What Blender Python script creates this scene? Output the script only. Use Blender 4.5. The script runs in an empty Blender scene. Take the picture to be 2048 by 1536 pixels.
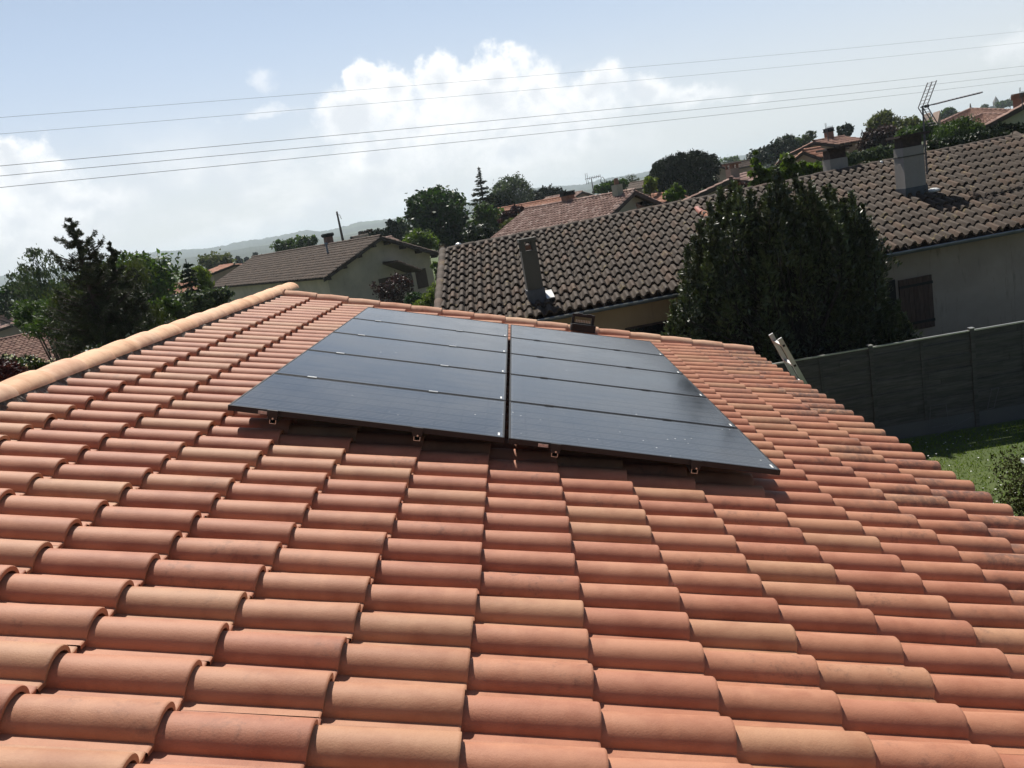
import bpy, math, random
import numpy as np
from mathutils import Matrix, Vector
R = math.radians
scene = bpy.context.scene
col = scene.collection
rng = np.random.default_rng(7)

# ------------------------------------------------------------------ camera
CAM = np.array([0.0, 0.0, 5.35])                 # eye height above the garden, standing on the roof
FPX = 1656.0                                     # focal length in pixels of a 2048 px wide frame
CR = np.array([[0.98494376, 0.00105037, -0.17287189],
               [-0.16878479, -0.21039619, -0.96293569],
               [-0.03738303, 0.97761564, -0.20705112]])   # right, down, forward
cd = bpy.data.cameras.new('camera'); cam = bpy.data.objects.new('camera', cd); col.objects.link(cam)
cd.sensor_width = 36.0; cd.lens = FPX / 2048 * 36.0; cd.clip_start = 0.05; cd.clip_end = 20000
mw = Matrix.Identity(4)
for i in range(3):
    mw[i][0], mw[i][1], mw[i][2], mw[i][3] = CR[0][i], -CR[1][i], -CR[2][i], CAM[i]
cam.matrix_world = mw
scene.camera = cam

def ray(x, y):
    return np.array([(x - 1024) / FPX, (y - 768) / FPX, 1.0]) @ CR
def at(x, y, Y):                                  # a pixel of the 2048 px photograph, at distance Y ahead
    d = ray(x, y); return CAM + d * (Y / d[1])
def atz(x, y, z):
    d = ray(x, y); return CAM + d * ((z - CAM[2]) / d[2])

# ------------------------------------------------------------------ light and sky
SUN_EL, SUN_AZ = R(57), R(-16)                    # azimuth from +Y, negative = to the left
S = np.array([math.sin(SUN_AZ) * math.cos(SUN_EL), math.cos(SUN_AZ) * math.cos(SUN_EL), math.sin(SUN_EL)])
sl = bpy.data.lights.new('sun', 'SUN'); sun = bpy.data.objects.new('sun', sl); col.objects.link(sun)
sl.energy = 5.0; sl.angle = R(0.53); sl.color = (1.0, 0.95, 0.87)
sun.rotation_euler = Vector(S).to_track_quat('Z', 'Y').to_euler()
scene.view_settings.view_transform = 'Standard'; scene.view_settings.look = 'None'
scene.view_settings.exposure = 0.28; scene.view_settings.gamma = 1.0
scene.cycles.use_denoising = True
scene.cycles.max_bounces = 6; scene.cycles.volume_bounces = 1; scene.cycles.transparent_max_bounces = 8

class NT:
    """small helper for node trees"""
    def __init__(self, tree): self.t = tree; self.n = tree.nodes; self.l = tree.links
    def __call__(self, kind, *ins, **kw):
        nd = self.n.new('ShaderNode' + kind)
        for k, v in list(kw.items()):
            if k[0].islower() and hasattr(nd, k): setattr(nd, k, v); kw.pop(k)
        for i, v in enumerate(ins): self.set(nd.inputs[i], v)
        for k, v in kw.items(): self.set(nd.inputs[k.replace('_', ' ')], v)
        return nd
    def set(self, sock, v):
        if v is None: return
        if isinstance(v, bpy.types.Node): v = v.outputs[0]
        if isinstance(v, bpy.types.NodeSocket): self.l.new(v, sock)
        else:
            if isinstance(v, (tuple, list)) and len(v) == 3 and sock.type == 'RGBA': v = (*v, 1)
            sock.default_value = v
    def math(self, op, a, b=None, c=None, clamp=False):
        nd = self.n.new('ShaderNodeMath'); nd.operation = op; nd.use_clamp = clamp
        for i, v in enumerate((a, b, c)): self.set(nd.inputs[i], v)
        return nd
    def vm(self, op, a, b=None):
        nd = self.n.new('ShaderNodeVectorMath'); nd.operation = op
        self.set(nd.inputs[0], a); self.set(nd.inputs[1], b); return nd
    def mix(self, f, a, b, blend='MIX'):
        nd = self.n.new('ShaderNodeMix'); nd.data_type = 'RGBA'; nd.blend_type = blend
        self.set(nd.inputs[0], f); self.set(nd.inputs[6], a); self.set(nd.inputs[7], b)
        return nd.outputs[2]
    def step(self, v, lo, hi):
        nd = self.n.new('ShaderNodeMapRange'); nd.interpolation_type = 'SMOOTHSTEP'
        self.set(nd.inputs[0], v); self.set(nd.inputs[1], lo); self.set(nd.inputs[2], hi); return nd
    def noise(self, vec, scale, detail=4, rough=0.55):
        nd = self.n.new('ShaderNodeTexNoise')
        if vec is not None: self.set(nd.inputs['Vector'], vec)
        nd.inputs['Scale'].default_value = scale; nd.inputs['Detail'].default_value = detail
        nd.inputs['Roughness'].default_value = rough; return nd

world = bpy.data.worlds.new('World'); scene.world = world; world.use_nodes = True
world.node_tree.nodes.clear()
w = NT(world.node_tree)
SKY = 0.058
sky = w('TexSky', sky_type='NISHITA', sun_disc=False, sun_elevation=SUN_EL, sun_rotation=SUN_AZ,
        altitude=150.0, air_density=1.0, dust_density=0.7, ozone_density=2.0)
nrm = w('TexCoord').outputs['Generated']
sep = w('SeparateXYZ', nrm)
az = w.math('ARCTAN2', sep.outputs[0], sep.outputs[1]); el = w.math('ARCSINE', sep.outputs[2])
ae = w('CombineXYZ', az, el, 0.0)
def azel(x, y):
    d = ray(x, y); d = d / np.linalg.norm(d); return math.atan2(d[0], d[1]), math.asin(d[2])
warp = w.noise(ae, 9.0, 5, 0.6)
wv = w.vm('SCALE', w.vm('SUBTRACT', warp.outputs['Color'], (0.5, 0.5, 0.5))); wv.inputs['Scale'].default_value = 0.085
p = w.vm('ADD', ae, wv)
# cumulus heads: centre and radii of each lump, as bearings in the sky
LUMPS = [(880, 165, 60, 62), (1000, 150, 75, 62), (770, 200, 70, 62), (1080, 190, 75, 60), (720, 175, 36, 38), (700, 240, 80, 55),
         (960, 215, 150, 75), (850, 270, 170, 70), (1180, 190, 75, 46), (1280, 195, 80, 36), (1370, 190, 60, 28),
         (1130, 240, 150, 55), (760, 305, 130, 45), (1020, 300, 200, 50), (30, 330, 60, 45), (70, 370, 95, 48), (20, 300, 34, 26),
         (160, 400, 110, 40), (40, 440, 130, 45)]
f = None
for (x, y, rx, ry) in LUMPS:
    a, e = azel(x, y)
    d = w.vm('MULTIPLY', w.vm('SUBTRACT', p, (a, e, 0)), (FPX / rx, FPX / ry, 0))
    g = w.math('SUBTRACT', 1.0, w.vm('LENGTH', d).outputs['Value'])
    f = g if f is None else w.math('SMOOTH_MAX', f, g, 0.25)
puffs = None
for (x, y, rx, ry) in [(548, 165, 38, 30), (1500, 182, 34, 18), (2030, 95, 60, 30), (530, 240, 90, 14), (1420, 185, 60, 16)]:
    a, e = azel(x, y)
    d = w.vm('MULTIPLY', w.vm('SUBTRACT', p, (a, e, 0)), (FPX / rx, FPX / ry, 0))
    g = w.math('SUBTRACT', 1.0, w.vm('LENGTH', d).outputs['Value'])
    puffs = g if puffs is None else w.math('MAXIMUM', puffs, g)
fb = w.noise(ae, 26.0, 8, 0.62)
fbc = w.math('SUBTRACT', fb.outputs[0], 0.5)
dens = w.math('ADD', f, w.math('MULTIPLY', fbc, 1.5))
soft = w('MapRange', el, R(3.0), R(10.0), 1.25, 0.32)
m_c = w.step(dens, -0.10, soft)
m_p = w.math('MULTIPLY', w.step(w.math('ADD', puffs, w.math('MULTIPLY', fbc, 2.2)), 0.0, 0.9), 0.5)
# thin low cloud bank toward the horizon
# a thin bright veil of high haze over the sunward half of the sky
m_v = w.math('MULTIPLY', w.math('MULTIPLY', w.step(el, R(38), R(1.0)), w.step(w.math('ABSOLUTE', az), R(100), R(35))), 0.80)
bank = w.noise(w.vm('MULTIPLY', ae, (1.0, 2.4, 1.0)), 7.0, 6, 0.58)
b_el = w.math('MULTIPLY', w.step(el, R(10.5), R(3.0)), w.step(az, R(16), R(0)))
m_b = w.math('MULTIPLY', w.math('MULTIPLY', w.step(bank.outputs[0], 0.34, 0.66), b_el), 0.75)
# sunlit tops are white, thick undersides grey
thick = w.step(w.math('ADD', f, w.math('MULTIPLY', w.math('SUBTRACT', w.noise(ae, 14.0, 5, 0.6).outputs[0], 0.5), 2.0)), 0.25, 1.05)
c_cum = w.mix(thick, (0.95, 0.95, 0.955, 1), (0.68, 0.715, 0.76, 1))
c_bank = w.mix(w.step(w.noise(ae, 11.0, 4).outputs[0], 0.4, 0.62), (0.86, 0.865, 0.88, 1), (0.66, 0.69, 0.74, 1))
skyc = w.mix(1.0, sky.outputs[0], (SKY, SKY, SKY, 1), 'MULTIPLY')
c_v = w.mix(w.step(el, R(1.0), R(15)), (0.72, 0.745, 0.765, 1), (0.57, 0.685, 0.86, 1))
skyc = w.mix(m_v, skyc, c_v)
c1 = w.mix(m_b, skyc, c_bank)
c2 = w.mix(m_p, c1, (0.88, 0.89, 0.91, 1))
c3 = w.mix(m_c, c2, c_cum)
bg = w('Background', c3, 1.0)
w.l.new(bg.outputs[0], w('OutputWorld').inputs[0])

# ------------------------------------------------------------------ mesh helpers
class MB:
    """collects geometry and builds ONE mesh object; tint = per-piece variation, read by materials"""
    def __init__(self): self.v = []; self.f = []; self.t = []; self.n = 0
    def add(self, V, F, tint=(0.5, 0.5, 0.5)):
        V = np.asarray(V, float).reshape(-1, 3); F = np.asarray(F, int)
        self.v.append(V)
        t = np.asarray(tint, float)
        self.t.append(np.broadcast_to(t, (len(V), 3)) if t.ndim == 1 else t)
        self.f.append(F + self.n); self.n += len(V); return self
    def box(self, c, size, rz=0.0, tint=(0.5, 0.5, 0.5), M=None):
        sx, sy, sz = np.array(size) / 2
        V = np.array([[x, y, z] for z in (-sz, sz) for y in (-sy, sy) for x in (-sx, sx)])
        if M is not None: V = V @ np.asarray(M)
        elif rz: V = V @ np.array([[math.cos(rz), math.sin(rz), 0], [-math.sin(rz), math.cos(rz), 0], [0, 0, 1]])
        return self.add(V + np.asarray(c), [[0, 2, 3, 1], [4, 5, 7, 6], [0, 1, 5, 4], [2, 6, 7, 3], [0, 4, 6, 2], [1, 3, 7, 5]], tint)
    def hexa(self, P8, tint=(0.5, 0.5, 0.5)):     # 4 bottom corners in order, then 4 top
        return self.add(P8, [[3, 2, 1, 0], [4, 5, 6, 7], [0, 1, 5, 4], [1, 2, 6, 5], [2, 3, 7, 6], [3, 0, 4, 7]], tint)
    def slab(self, P4, th, tint=(0.5, 0.5, 0.5)):  # a quad given thickness downwards along its normal
        P4 = np.asarray(P4, float); nn = np.cross(P4[1] - P4[0], P4[3] - P4[0]); nn /= np.linalg.norm(nn)
        return self.hexa(np.concatenate([P4 - nn * th, P4]), tint)
    def tube(self, pts, rad, n=6, cap=True, tint=(0.5, 0.5, 0.5)):
        pts = np.asarray(pts, float); m = len(pts); rad = np.broadcast_to(np.asarray(rad, float), (m,))
        d = np.gradient(pts, axis=0); d /= np.linalg.norm(d, axis=1)[:, None] + 1e-9
        ref = np.array([0, 0, 1.0]) if abs(d[:, 2]).mean() < 0.8 else np.array([1.0, 0, 0])
        a = np.cross(d, ref); a /= np.linalg.norm(a, axis=1)[:, None] + 1e-9; b = np.cross(d, a)
        th = np.arange(n) * 2 * math.pi / n
        V = pts[:, None] + rad[:, None, None] * (np.cos(th)[None, :, None] * a[:, None] + np.sin(th)[None, :, None] * b[:, None])
        F = [[i * n + k, i * n + (k + 1) % n, (i + 1) * n + (k + 1) % n, (i + 1) * n + k] for i in range(m - 1) for k in range(n)]
        self.add(V.reshape(-1, 3), F, tint)
        if cap:
            for i, o in ((0, pts[0]), (m - 1, pts[-1])):
                ring = V[i]; W = np.concatenate([ring, [o]])
                self.add(W, [[k, (k + 1) % n, n] if i else [(k + 1) % n, k, n] for k in range(n)], tint)
        return self
    def grid(self, G, tint=(0.5, 0.5, 0.5), flip=False):
        G = np.asarray(G, float); a, b = G.shape[:2]
        i, j = np.meshgrid(np.arange(a - 1), np.arange(b - 1), indexing='ij'); k = (i * b + j).ravel()
        F = np.stack([k, k + 1, k + b + 1, k + b], 1)
        if flip: F = F[:, ::-1]
        if np.ndim(tint) == 3: tint = np.asarray(tint).reshape(-1, 3)
        return self.add(G.reshape(-1, 3), F, tint)
    def dome(self, c, r, n=10, tint=(0.5, 0.5, 0.5)):
        r = np.broadcast_to(np.asarray(r, float), (3,))
        u = np.linspace(0, 2 * math.pi, n + 1); v = np.linspace(-math.pi / 2, math.pi / 2, n // 2 + 2)
        G = np.stack([np.outer(np.cos(v), np.cos(u)) * r[0], np.outer(np.cos(v), np.sin(u)) * r[1], np.outer(np.sin(v), np.ones_like(u)) * r[2]], -1)
        return self.grid(G + np.asarray(c), tint)
    def build(self, name, m, parent=None, smooth=False, origin=None):
        o0 = np.zeros(3)
        pr = parent
        while pr is not None: o0 = o0 + np.array(pr.location); pr = pr.parent
        if parent is None and origin is not None: o0 = np.asarray(origin, float)
        V = np.concatenate(self.v) - o0
        loops, sizes = [], []
        for F in self.f:
            loops.append(F.ravel()); sizes.append(np.full(len(F), F.shape[1]))
        loops = np.concatenate(loops); sizes = np.concatenate(sizes)
        me = bpy.data.meshes.new(name)
        me.vertices.add(len(V)); me.vertices.foreach_set('co', V.ravel())
        me.loops.add(len(loops)); me.loops.foreach_set('vertex_index', loops.astype(np.int32))
        me.polygons.add(len(sizes))
        me.polygons.foreach_set('loop_start', (np.cumsum(sizes) - sizes).astype(np.int32))
        me.polygons.foreach_set('use_smooth', np.full(len(sizes), bool(smooth)))
        me.update(calc_edges=True)
        at_ = me.color_attributes.new('tint', 'FLOAT_COLOR', 'POINT')
        T = np.concatenate(self.t); at_.data.foreach_set('color', np.concatenate([T, np.ones((len(T), 1))], 1).astype(np.float32).ravel())
        if not smooth: me.validate()
        o = bpy.data.objects.new(name, me); col.objects.link(o)
        me.materials.append(m)
        if parent is not None: o.parent = parent
        elif origin is not None: o.location = o0
        return o

def tag(o, label=None, cat=None, group=None, kind=None):
    if label: o['label'] = label
    if cat: o['category'] = cat
    if group: o['group'] = group
    if kind: o['kind'] = kind
    return o
def empty(name, loc, label, cat, group=None):
    o = bpy.data.objects.new(name, None); col.objects.link(o); o.location = [float(a) for a in loc]
    o.empty_display_size = 0.2
    return tag(o, label, cat, group)

# ------------------------------------------------------------------ materials
def new_mat(name):
    m = bpy.data.materials.new(name); m.use_nodes = True; m.node_tree.nodes.clear(); return m, NT(m.node_tree)
def finish(n, color, rough=0.8, bump=None, bstr=0.3, bdist=0.01, **kw):
    b = n('BsdfPrincipled', Base_Color=color, Roughness=rough)
    for k, v in kw.items(): n.set(b.inputs[k.replace('_', ' ')], v)
    if bump is not None:
        bn = n('Bump', Strength=bstr, Distance=bdist, Height=bump); n.l.new(bn.outputs[0], b.inputs['Normal'])
    n.l.new(b.outputs[0], n('OutputMaterial').inputs[0]); return b
def tint(n):
    a = n('Attribute', attribute_name='tint'); return n('SeparateColor', a.outputs['Color'])
def pos(n): return n('NewGeometry').outputs['Position']

def plain(name, c, rough=0.7, var=0.15, scale=4.0, bump=0.0, **kw):
    m, n = new_mat(name); P = pos(n)
    ns = n.noise(P, scale, 6, 0.6)
    lo = tuple(x * (1 - var) for x in c); hi = tuple(min(1, x * (1 + var)) for x in c)
    cc = n.mix(n.step(ns.outputs[0], 0.3, 0.7), (*lo, 1), (*hi, 1))
    finish(n, cc, rough, n.noise(P, scale * 14, 4).outputs[0] if bump else None, bump, 0.01, **kw); return m

def tile_mat(name, c3, dirt=(0.05, 0.035, 0.03), dirt_amt=0.5, lichen=None, fine=60.0, rough=0.85, moss_axis=None):
    """fired clay or cement tiles: three body colours picked per tile, firing clouds, grain, weathering"""
    m, n = new_mat(name); P = pos(n); t = tint(n)
    a = n.mix(n.step(t.outputs[0], 0.25, 0.55), (*c3[0], 1), (*c3[1], 1))
    a = n.mix(n.step(t.outputs[0], 0.72, 0.92), a, (*c3[2], 1))
    off = n.vm('ADD', P, n.vm('MULTIPLY', n('CombineXYZ', t.outputs[1], t.outputs[2], t.outputs[0]), (31.0, 17.0, 23.0)))
    cloud = n.noise(n.vm('MULTIPLY', off, (1.0, 1.6, 1.0)), 5.0, 4, 0.6)
    a = n.mix(n.step(cloud.outputs[0], 0.38, 0.72), a, n.mix(1.0, a, (0.80, 0.70, 0.66, 1), 'MULTIPLY'))
    band = n.noise(n.vm('MULTIPLY', off, (9.0, 1.2, 1.0)), 1.6, 3, 0.5)
    a = n.mix(n.math('MULTIPLY', n.step(band.outputs[0], 0.5, 0.75), 0.5), a, n.mix(1.0, a, (1.14, 1.18, 1.16, 1), 'MULTIPLY'))
    gr = n.noise(P, fine * 3, 3, 0.7)
    a = n.mix(n.math('MULTIPLY', n.step(gr.outputs[0], 0.45, 0.75), 0.28), a, n.mix(1.0, a, (0.72, 0.68, 0.66, 1), 'MULTIPLY'))
    dn = n.noise(P, fine * 0.33, 9, 0.72)
    big = n.noise(off, 2.2, 4, 0.6)
    dm = n.math('MULTIPLY', n.step(dn.outputs[0], 0.5, 0.66), n.step(n.math('ADD', big.outputs[0], n.math('MULTIPLY', t.outputs[1], 0.35)), 0.72, 0.88))
    a = n.mix(n.math('MULTIPLY', dm, dirt_amt), a, (*dirt, 1))
    if moss_axis:                                  # older weathering low on the slope
        sx = n('SeparateXYZ', P).outputs[0]
        gm = n.math('MULTIPLY', n.step(sx, moss_axis[0], moss_axis[1]), n.step(n.math('ADD', n.noise(n.vm('MULTIPLY', P, (0.7, 1, 1)), 2.6, 4).outputs[0], n.math('MULTIPLY', t.outputs[2], 0.22)), 0.56, 0.74))
        gm = n.math('MULTIPLY', gm, n.step(dn.outputs[0], 0.36, 0.60))
        a = n.mix(n.math('MULTIPLY', gm, 0.72), a, (0.065, 0.05, 0.045, 1))
    if lichen:
        ln = n.noise(P, 5.0, 6, 0.7)
        a = n.mix(n.math('MULTIPLY', n.step(n.math('ADD', ln.outputs[0], n.math('MULTIPLY', t.outputs[2], 0.12)), 0.66, 0.74), 0.8), a, (*lichen, 1))
        sp = n.noise(P, 26.0, 3, 0.6)
        a = n.mix(n.math('MULTIPLY', n.step(sp.outputs[0], 0.72, 0.78), 0.7), a, (0.20, 0.185, 0.16, 1))
    finish(n, a, rough, n.math('ADD', gr.outputs[0], n.math('MULTIPLY', dn.outputs[0], 1.5)), 0.25, 0.004)
    return m

def stucco(name, c, stain=(0.1, 0.09, 0.08), amt=0.4, grain=90.0):
    m, n = new_mat(name); P = pos(n)
    a = n.mix(n.step(n.noise(P, 0.9, 5, 0.6).outputs[0], 0.3, 0.7), tuple(x * 0.86 for x in c) + (1,), tuple(min(1, x * 1.1) for x in c) + (1,))
    g = n.noise(P, grain, 3, 0.7)
    a = n.mix(n.math('MULTIPLY', n.step(g.outputs[0], 0.42, 0.7), 0.25), a, n.mix(1.0, a, (0.68, 0.68, 0.68, 1), 'MULTIPLY'))
    st = n.noise(n.vm('MULTIPLY', P, (5.0, 5.0, 0.7)), 1.6, 6, 0.65)
    a = n.mix(n.math('MULTIPLY', n.step(st.outputs[0], 0.56, 0.74), amt), a, (*stain, 1))
    finish(n, a, 0.92, g.outputs[0], 0.5, 0.006); return m

def leaf_mat(name, c, var=0.45, rough=0.55, trans=0.35, spec=0.4, hue=(1.25, 1.15, 0.7)):
    m, n = new_mat(name); t = tint(n)
    lo = tuple(x * (1 - var) for x in c); hi = tuple(x * (1 + var) for x in c)
    a = n.mix(t.outputs[0], (*lo, 1), (*hi, 1))
    a = n.mix(n.math('MULTIPLY', t.outputs[1], 0.6), a, n.mix(1.0, a, (*hue, 1), 'MULTIPLY'))
    b = n('BsdfPrincipled', Base_Color=a, Roughness=rough)
    b.inputs['Specular IOR Level'].default_value = spec
    tr = n('BsdfTranslucent', n.mix(1.0, a, (1.2, 1.35, 0.6, 1), 'MULTIPLY'))
    mx = n('MixShader', trans, b.outputs[0], tr.outputs[0])
    n.l.new(mx.outputs[0], n('OutputMaterial').inputs[0]); return m

def wood_mat(name, c, axis=(1, 12, 12), rough=0.8, scale=3.0):
    m, n = new_mat(name); P = pos(n); t = tint(n)
    g = n.noise(n.vm('MULTIPLY', P, axis), scale, 6, 0.65)
    a = n.mix(n.step(g.outputs[0], 0.3, 0.7), tuple(x * 0.6 for x in c) + (1,), tuple(x * 1.25 for x in c) + (1,))
    a = n.mix(n.math('MULTIPLY', t.outputs[0], 0.7), a, n.mix(1.0, a, (0.55, 0.56, 0.58, 1), 'MULTIPLY'))
    finish(n, a, rough, g.outputs[0], 0.4, 0.01); return m

M_TERRA = tile_mat('new terracotta', [(0.435, 0.180, 0.102), (0.47, 0.210, 0.118), (0.46, 0.235, 0.130)], moss_axis=(1.3, 2.8), dirt_amt=0.34, rough=0.66)
M_RIDGE = tile_mat('pale ridge terracotta', [(0.78, 0.48, 0.29), (0.80, 0.50, 0.31), (0.78, 0.50, 0.33)], dirt_amt=0.2)
M_VERGE = tile_mat('verge terracotta', [(0.60, 0.35, 0.23), (0.64, 0.40, 0.26), (0.54, 0.27, 0.17)], dirt_amt=0.3)
M_OLD = tile_mat('old weathered tile', [(0.050, 0.033, 0.0205), (0.062, 0.043, 0.028), (0.092, 0.056, 0.034)], dirt=(0.02, 0.018, 0.016), dirt_amt=0.8, lichen=(0.17, 0.125, 0.05), fine=36)
M_OLD2 = tile_mat('brown tile', [(0.066, 0.041, 0.025), (0.082, 0.051, 0.032), (0.105, 0.068, 0.043)], dirt_amt=0.6, fine=10)
M_PINK = tile_mat('mottled pink tile', [(0.22, 0.125, 0.095), (0.30, 0.185, 0.145), (0.40, 0.28, 0.23)], dirt_amt=0.5, fine=10)
M_ORANGE = tile_mat('orange tile', [(0.33, 0.14, 0.075), (0.38, 0.17, 0.10), (0.40, 0.21, 0.13)], dirt_amt=0.4, fine=10)
M_BRICKTILE = tile_mat('red brown tile', [(0.20, 0.10, 0.07), (0.25, 0.13, 0.09), (0.28, 0.16, 0.11)], dirt_amt=0.5, fine=10)
M_MORTAR = plain('mortar', (0.24, 0.20, 0.165), 0.95, 0.45, 22.0, 0.8)
M_CREAM = stucco('cream stucco', (0.55, 0.49, 0.40), amt=0.2)
M_OCHRE = stucco('ochre stucco', (0.31, 0.225, 0.14), amt=0.25)
M_GREYST = stucco('grey stucco', (0.34, 0.285, 0.235), stain=(0.08, 0.07, 0.065), amt=0.6)
M_BEIGE = stucco('beige stucco', (0.48, 0.40, 0.32), amt=0.25, grain=30)
M_GREENB = stucco('greenish beige stucco', (0.34, 0.33, 0.255), amt=0.2, grain=30)
M_PINKST = stucco('pinkish stucco', (0.34, 0.25, 0.20), amt=0.2, grain=30)
M_RENDER = stucco('grey render', (0.27, 0.245, 0.22), stain=(0.16, 0.155, 0.15), amt=0.5, grain=40)
M_RENDER2 = stucco('brown grey render', (0.085, 0.075, 0.062), amt=0.4, grain=40)
M_CONC = stucco('concrete', (0.10, 0.098, 0.096), amt=0.5, grain=60)
M_DARKWOOD = wood_mat('dark brown wood', (0.055, 0.035, 0.028))
M_SHUTTER = wood_mat('brown shutter wood', (0.085, 0.05, 0.038), axis=(12, 12, 1))
M_FENCE = wood_mat('weathered fence wood', (0.090, 0.080, 0.072), axis=(1, 10, 10))
M_BARK = wood_mat('bark', (0.07, 0.055, 0.045), axis=(8, 8, 1))
M_GLASS = plain('dark window glass', (0.012, 0.013, 0.015), 0.12, 0.2)
M_VOID = plain('dark interior', (0.012, 0.011, 0.010), 0.9, 0.2)
M_ALU = plain('aluminium', (0.48, 0.475, 0.46), 0.42, 0.08, 8.0, 0.0, Metallic=1.0)
M_ZINC = plain('zinc sheet', (0.16, 0.18, 0.21), 0.45, 0.2, 5.0, 0.0, Metallic=0.6)
M_BLACKM = plain('black anodised aluminium', (0.008, 0.008, 0.009), 0.6, 0.15, 6.0)
M_BLACKP = plain('black plastic', (0.007, 0.0065, 0.007), 0.75, 0.2, 9.0)
M_WHITE = plain('white paint', (0.74, 0.73, 0.70), 0.6, 0.06, 3.0)
M_FLASH = plain('bright flashing', (0.62, 0.62, 0.60), 0.6, 0.2, 7.0)
M_GLAZED = plain('glazed new tile', (0.50, 0.24, 0.19), 0.16, 0.1)
M_FLASHD = plain('dark lead flashing', (0.055, 0.06, 0.072), 0.6, 0.25, 6.0)
M_BRICKD = plain('dark brick', (0.045, 0.030, 0.025), 0.9, 0.4, 14.0)  # very dark brown, for the solid chimney cap blocks
M_TWIG = plain('dark twigs', (0.022, 0.018, 0.014), 0.9, 0.2, 9.0)
M_WIRE = plain('steel cable', (0.10, 0.10, 0.11), 0.6, 0.1)
M_ANT = plain('dull antenna metal', (0.10, 0.09, 0.10), 0.5, 0.2, 9.0)
M_POSTW = wood_mat('grey wood pole', (0.09, 0.07, 0.06), axis=(8, 8, 1))

# ------------------------------------------------------------------ our house: frame of the roof slope we stand over
AL = R(16.923)
NV = np.array([math.sin(AL), 0, math.cos(AL)]); SV = np.array([math.cos(AL), 0, -math.sin(AL)]); UV = np.array([0, 1.0, 0])
HT = 1.5167                                       # eye above the plane of the tile crests
def rf(u, v, h=0.0):                              # u along the ridge, v down the slope, h above the crests
    u, v, h = np.broadcast_arrays(np.asarray(u, float), np.asarray(v, float), np.asarray(h, float))
    return CAM + u[..., None] * UV + v[..., None] * SV + (h - HT)[..., None] * NV
DU, DV = 0.2343, 0.4305
U0, V0 = 4.0065, 3.484
VR = -3.085                                       # the ridge
XR = float(rf(0, VR)[0])
def mirror(P):                                    # the far slope is the near one mirrored in the ridge plane
    P = np.array(P, float); P[..., 0] = 2 * XR - P[..., 0]; return P
house = empty('tiled_house', (float(rf(0, 0)[0]), 5.0, 0.0), 'low house with new orange clay tiles under the solar panels', 'house')

BH = 0.067                                        # barrel height
def tile_profile(n=15):
    x = np.concatenate([np.linspace(-0.1172, -0.077, 3)[:-1], -0.077 * np.cos(np.linspace(0, math.pi, n)), np.linspace(0.077, 0.1172, 3)[1:]])
    r = np.clip(np.abs(x) / 0.077, 0, 1)
    z = BH * (1 - r ** 2.2) ** 0.56
    z = np.where(np.abs(x) >= 0.0769, 0.0, z)
    z = z + 0.004 * (x > 0.1)
    return x, z
PX, PZ = tile_profile()
def add_tile(mb, u, v_end, rs, post=lambda a: a, dv=DV, lead=0.07, drop=0.027, th=0.018):
    """one interlocking barrel tile; its lower end rides on the tile below"""
    ju, jv, jh = rs.normal(0, 0.0022), rs.normal(0, 0.004), rs.normal(0, 0.0016)
    skew = rs.normal(0, 0.004)
    L = dv + lead
    tv = np.array([0.0, 0.5 * L, L - 0.010, L - 0.003, L])      # from the head to the tail
    dz = np.array([0, 0, 0, -0.0005, -0.0030])
    tp = tv / L
    x = PX[None, :] * (0.94 + 0.06 * tp[:, None] + 0 * PX[None, :])
    edge = np.abs(PX) > 0.1171
    x[:, edge] = PX[edge]
    z = PZ[None, :] * (0.93 + 0.07 * tp[:, None]) - BH - drop * (1 - tp[:, None]) * (L / dv) + dz[:, None] + jh
    uu = u + x + ju + skew * (tp[:, None] - 0.5); vv = v_end - L + tv[:, None] + jv + 0 * x
    top = rf(uu, vv, z)
    t = rs.random(3)
    mb.grid(post(top), t)
    zi = z[-1] - th; ui = u + PX * 0.93 + ju; vi = vv[-1]
    face = np.stack([top[-1], rf(ui, vi - 0.001, zi), rf(ui, vi - 0.06, zi)])
    mb.grid(post(face), t)
rs = np.random.default_rng(11)
near, far_ = MB(), MB()
K0, K1 = -19, 30                                  # columns of tiles, from behind the camera to the verge
for k in range(K0, K1 + 1):
    for j in range(15):
        add_tile(near, U0 + k * DU, V0 - j * DV, rs)
rs2 = np.random.default_rng(12)
for k in range(K0, K1 + 1):
    for j in range(15):
        add_tile(far_, U0 + k * DU, V0 - j * DV, rs2, mirror)
roof = near.build('roof', M_TERRA, house, smooth=True)
far_slope = far_.build('roof', M_TERRA, house, smooth=True)
for o_ in (roof, far_slope):
    md = o_.modifiers.new('edges', 'EDGE_SPLIT'); md.split_angle = R(50)

# verge: a row of larger half-round tiles down the gable edge, both slopes
verge = MB()
UVG = U0 + (K1 + 1) * DU
def verge_row(mb, post, rs):
    for j in range(16):
        ve = 3.52 - j * DV
        if ve < VR + 0.06: continue
        th = np.linspace(-0.12 * math.pi, 1.12 * math.pi, 15); t = rs.random(3)
        L = min(DV + 0.06, ve - VR); tv = np.array([0, 0.5 * L, L - 0.012, L - 0.003, L])
        rr = np.array([0.098, 0.104, 0.109, 0.1085, 0.105])
        bul = np.array([-0.010, 0.004, 0.0, -0.001, -0.004])
        u = UVG + 0.012 + rr[:, None] * np.cos(th)[None] + rs.normal(0, 0.002)
        h = -0.085 + 0.018 + rr[:, None] * np.sin(th)[None] + bul[:, None] + rs.normal(0, 0.002)
        v = ve - L + tv[:, None] + rs.normal(0, 0.004) + 0 * u
        top = rf(u, v, h)
        mb.grid(post(top), t)
        ui = UVG + 0.012 + 0.092 * np.cos(th); hi = -0.067 + 0.092 * np.sin(th) - 0.002
        mb.grid(post(np.stack([top[-1], rf(ui, v[-1] - 0.001, hi), rf(ui, v[-1] - 0.07, hi)])), t)
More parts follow.
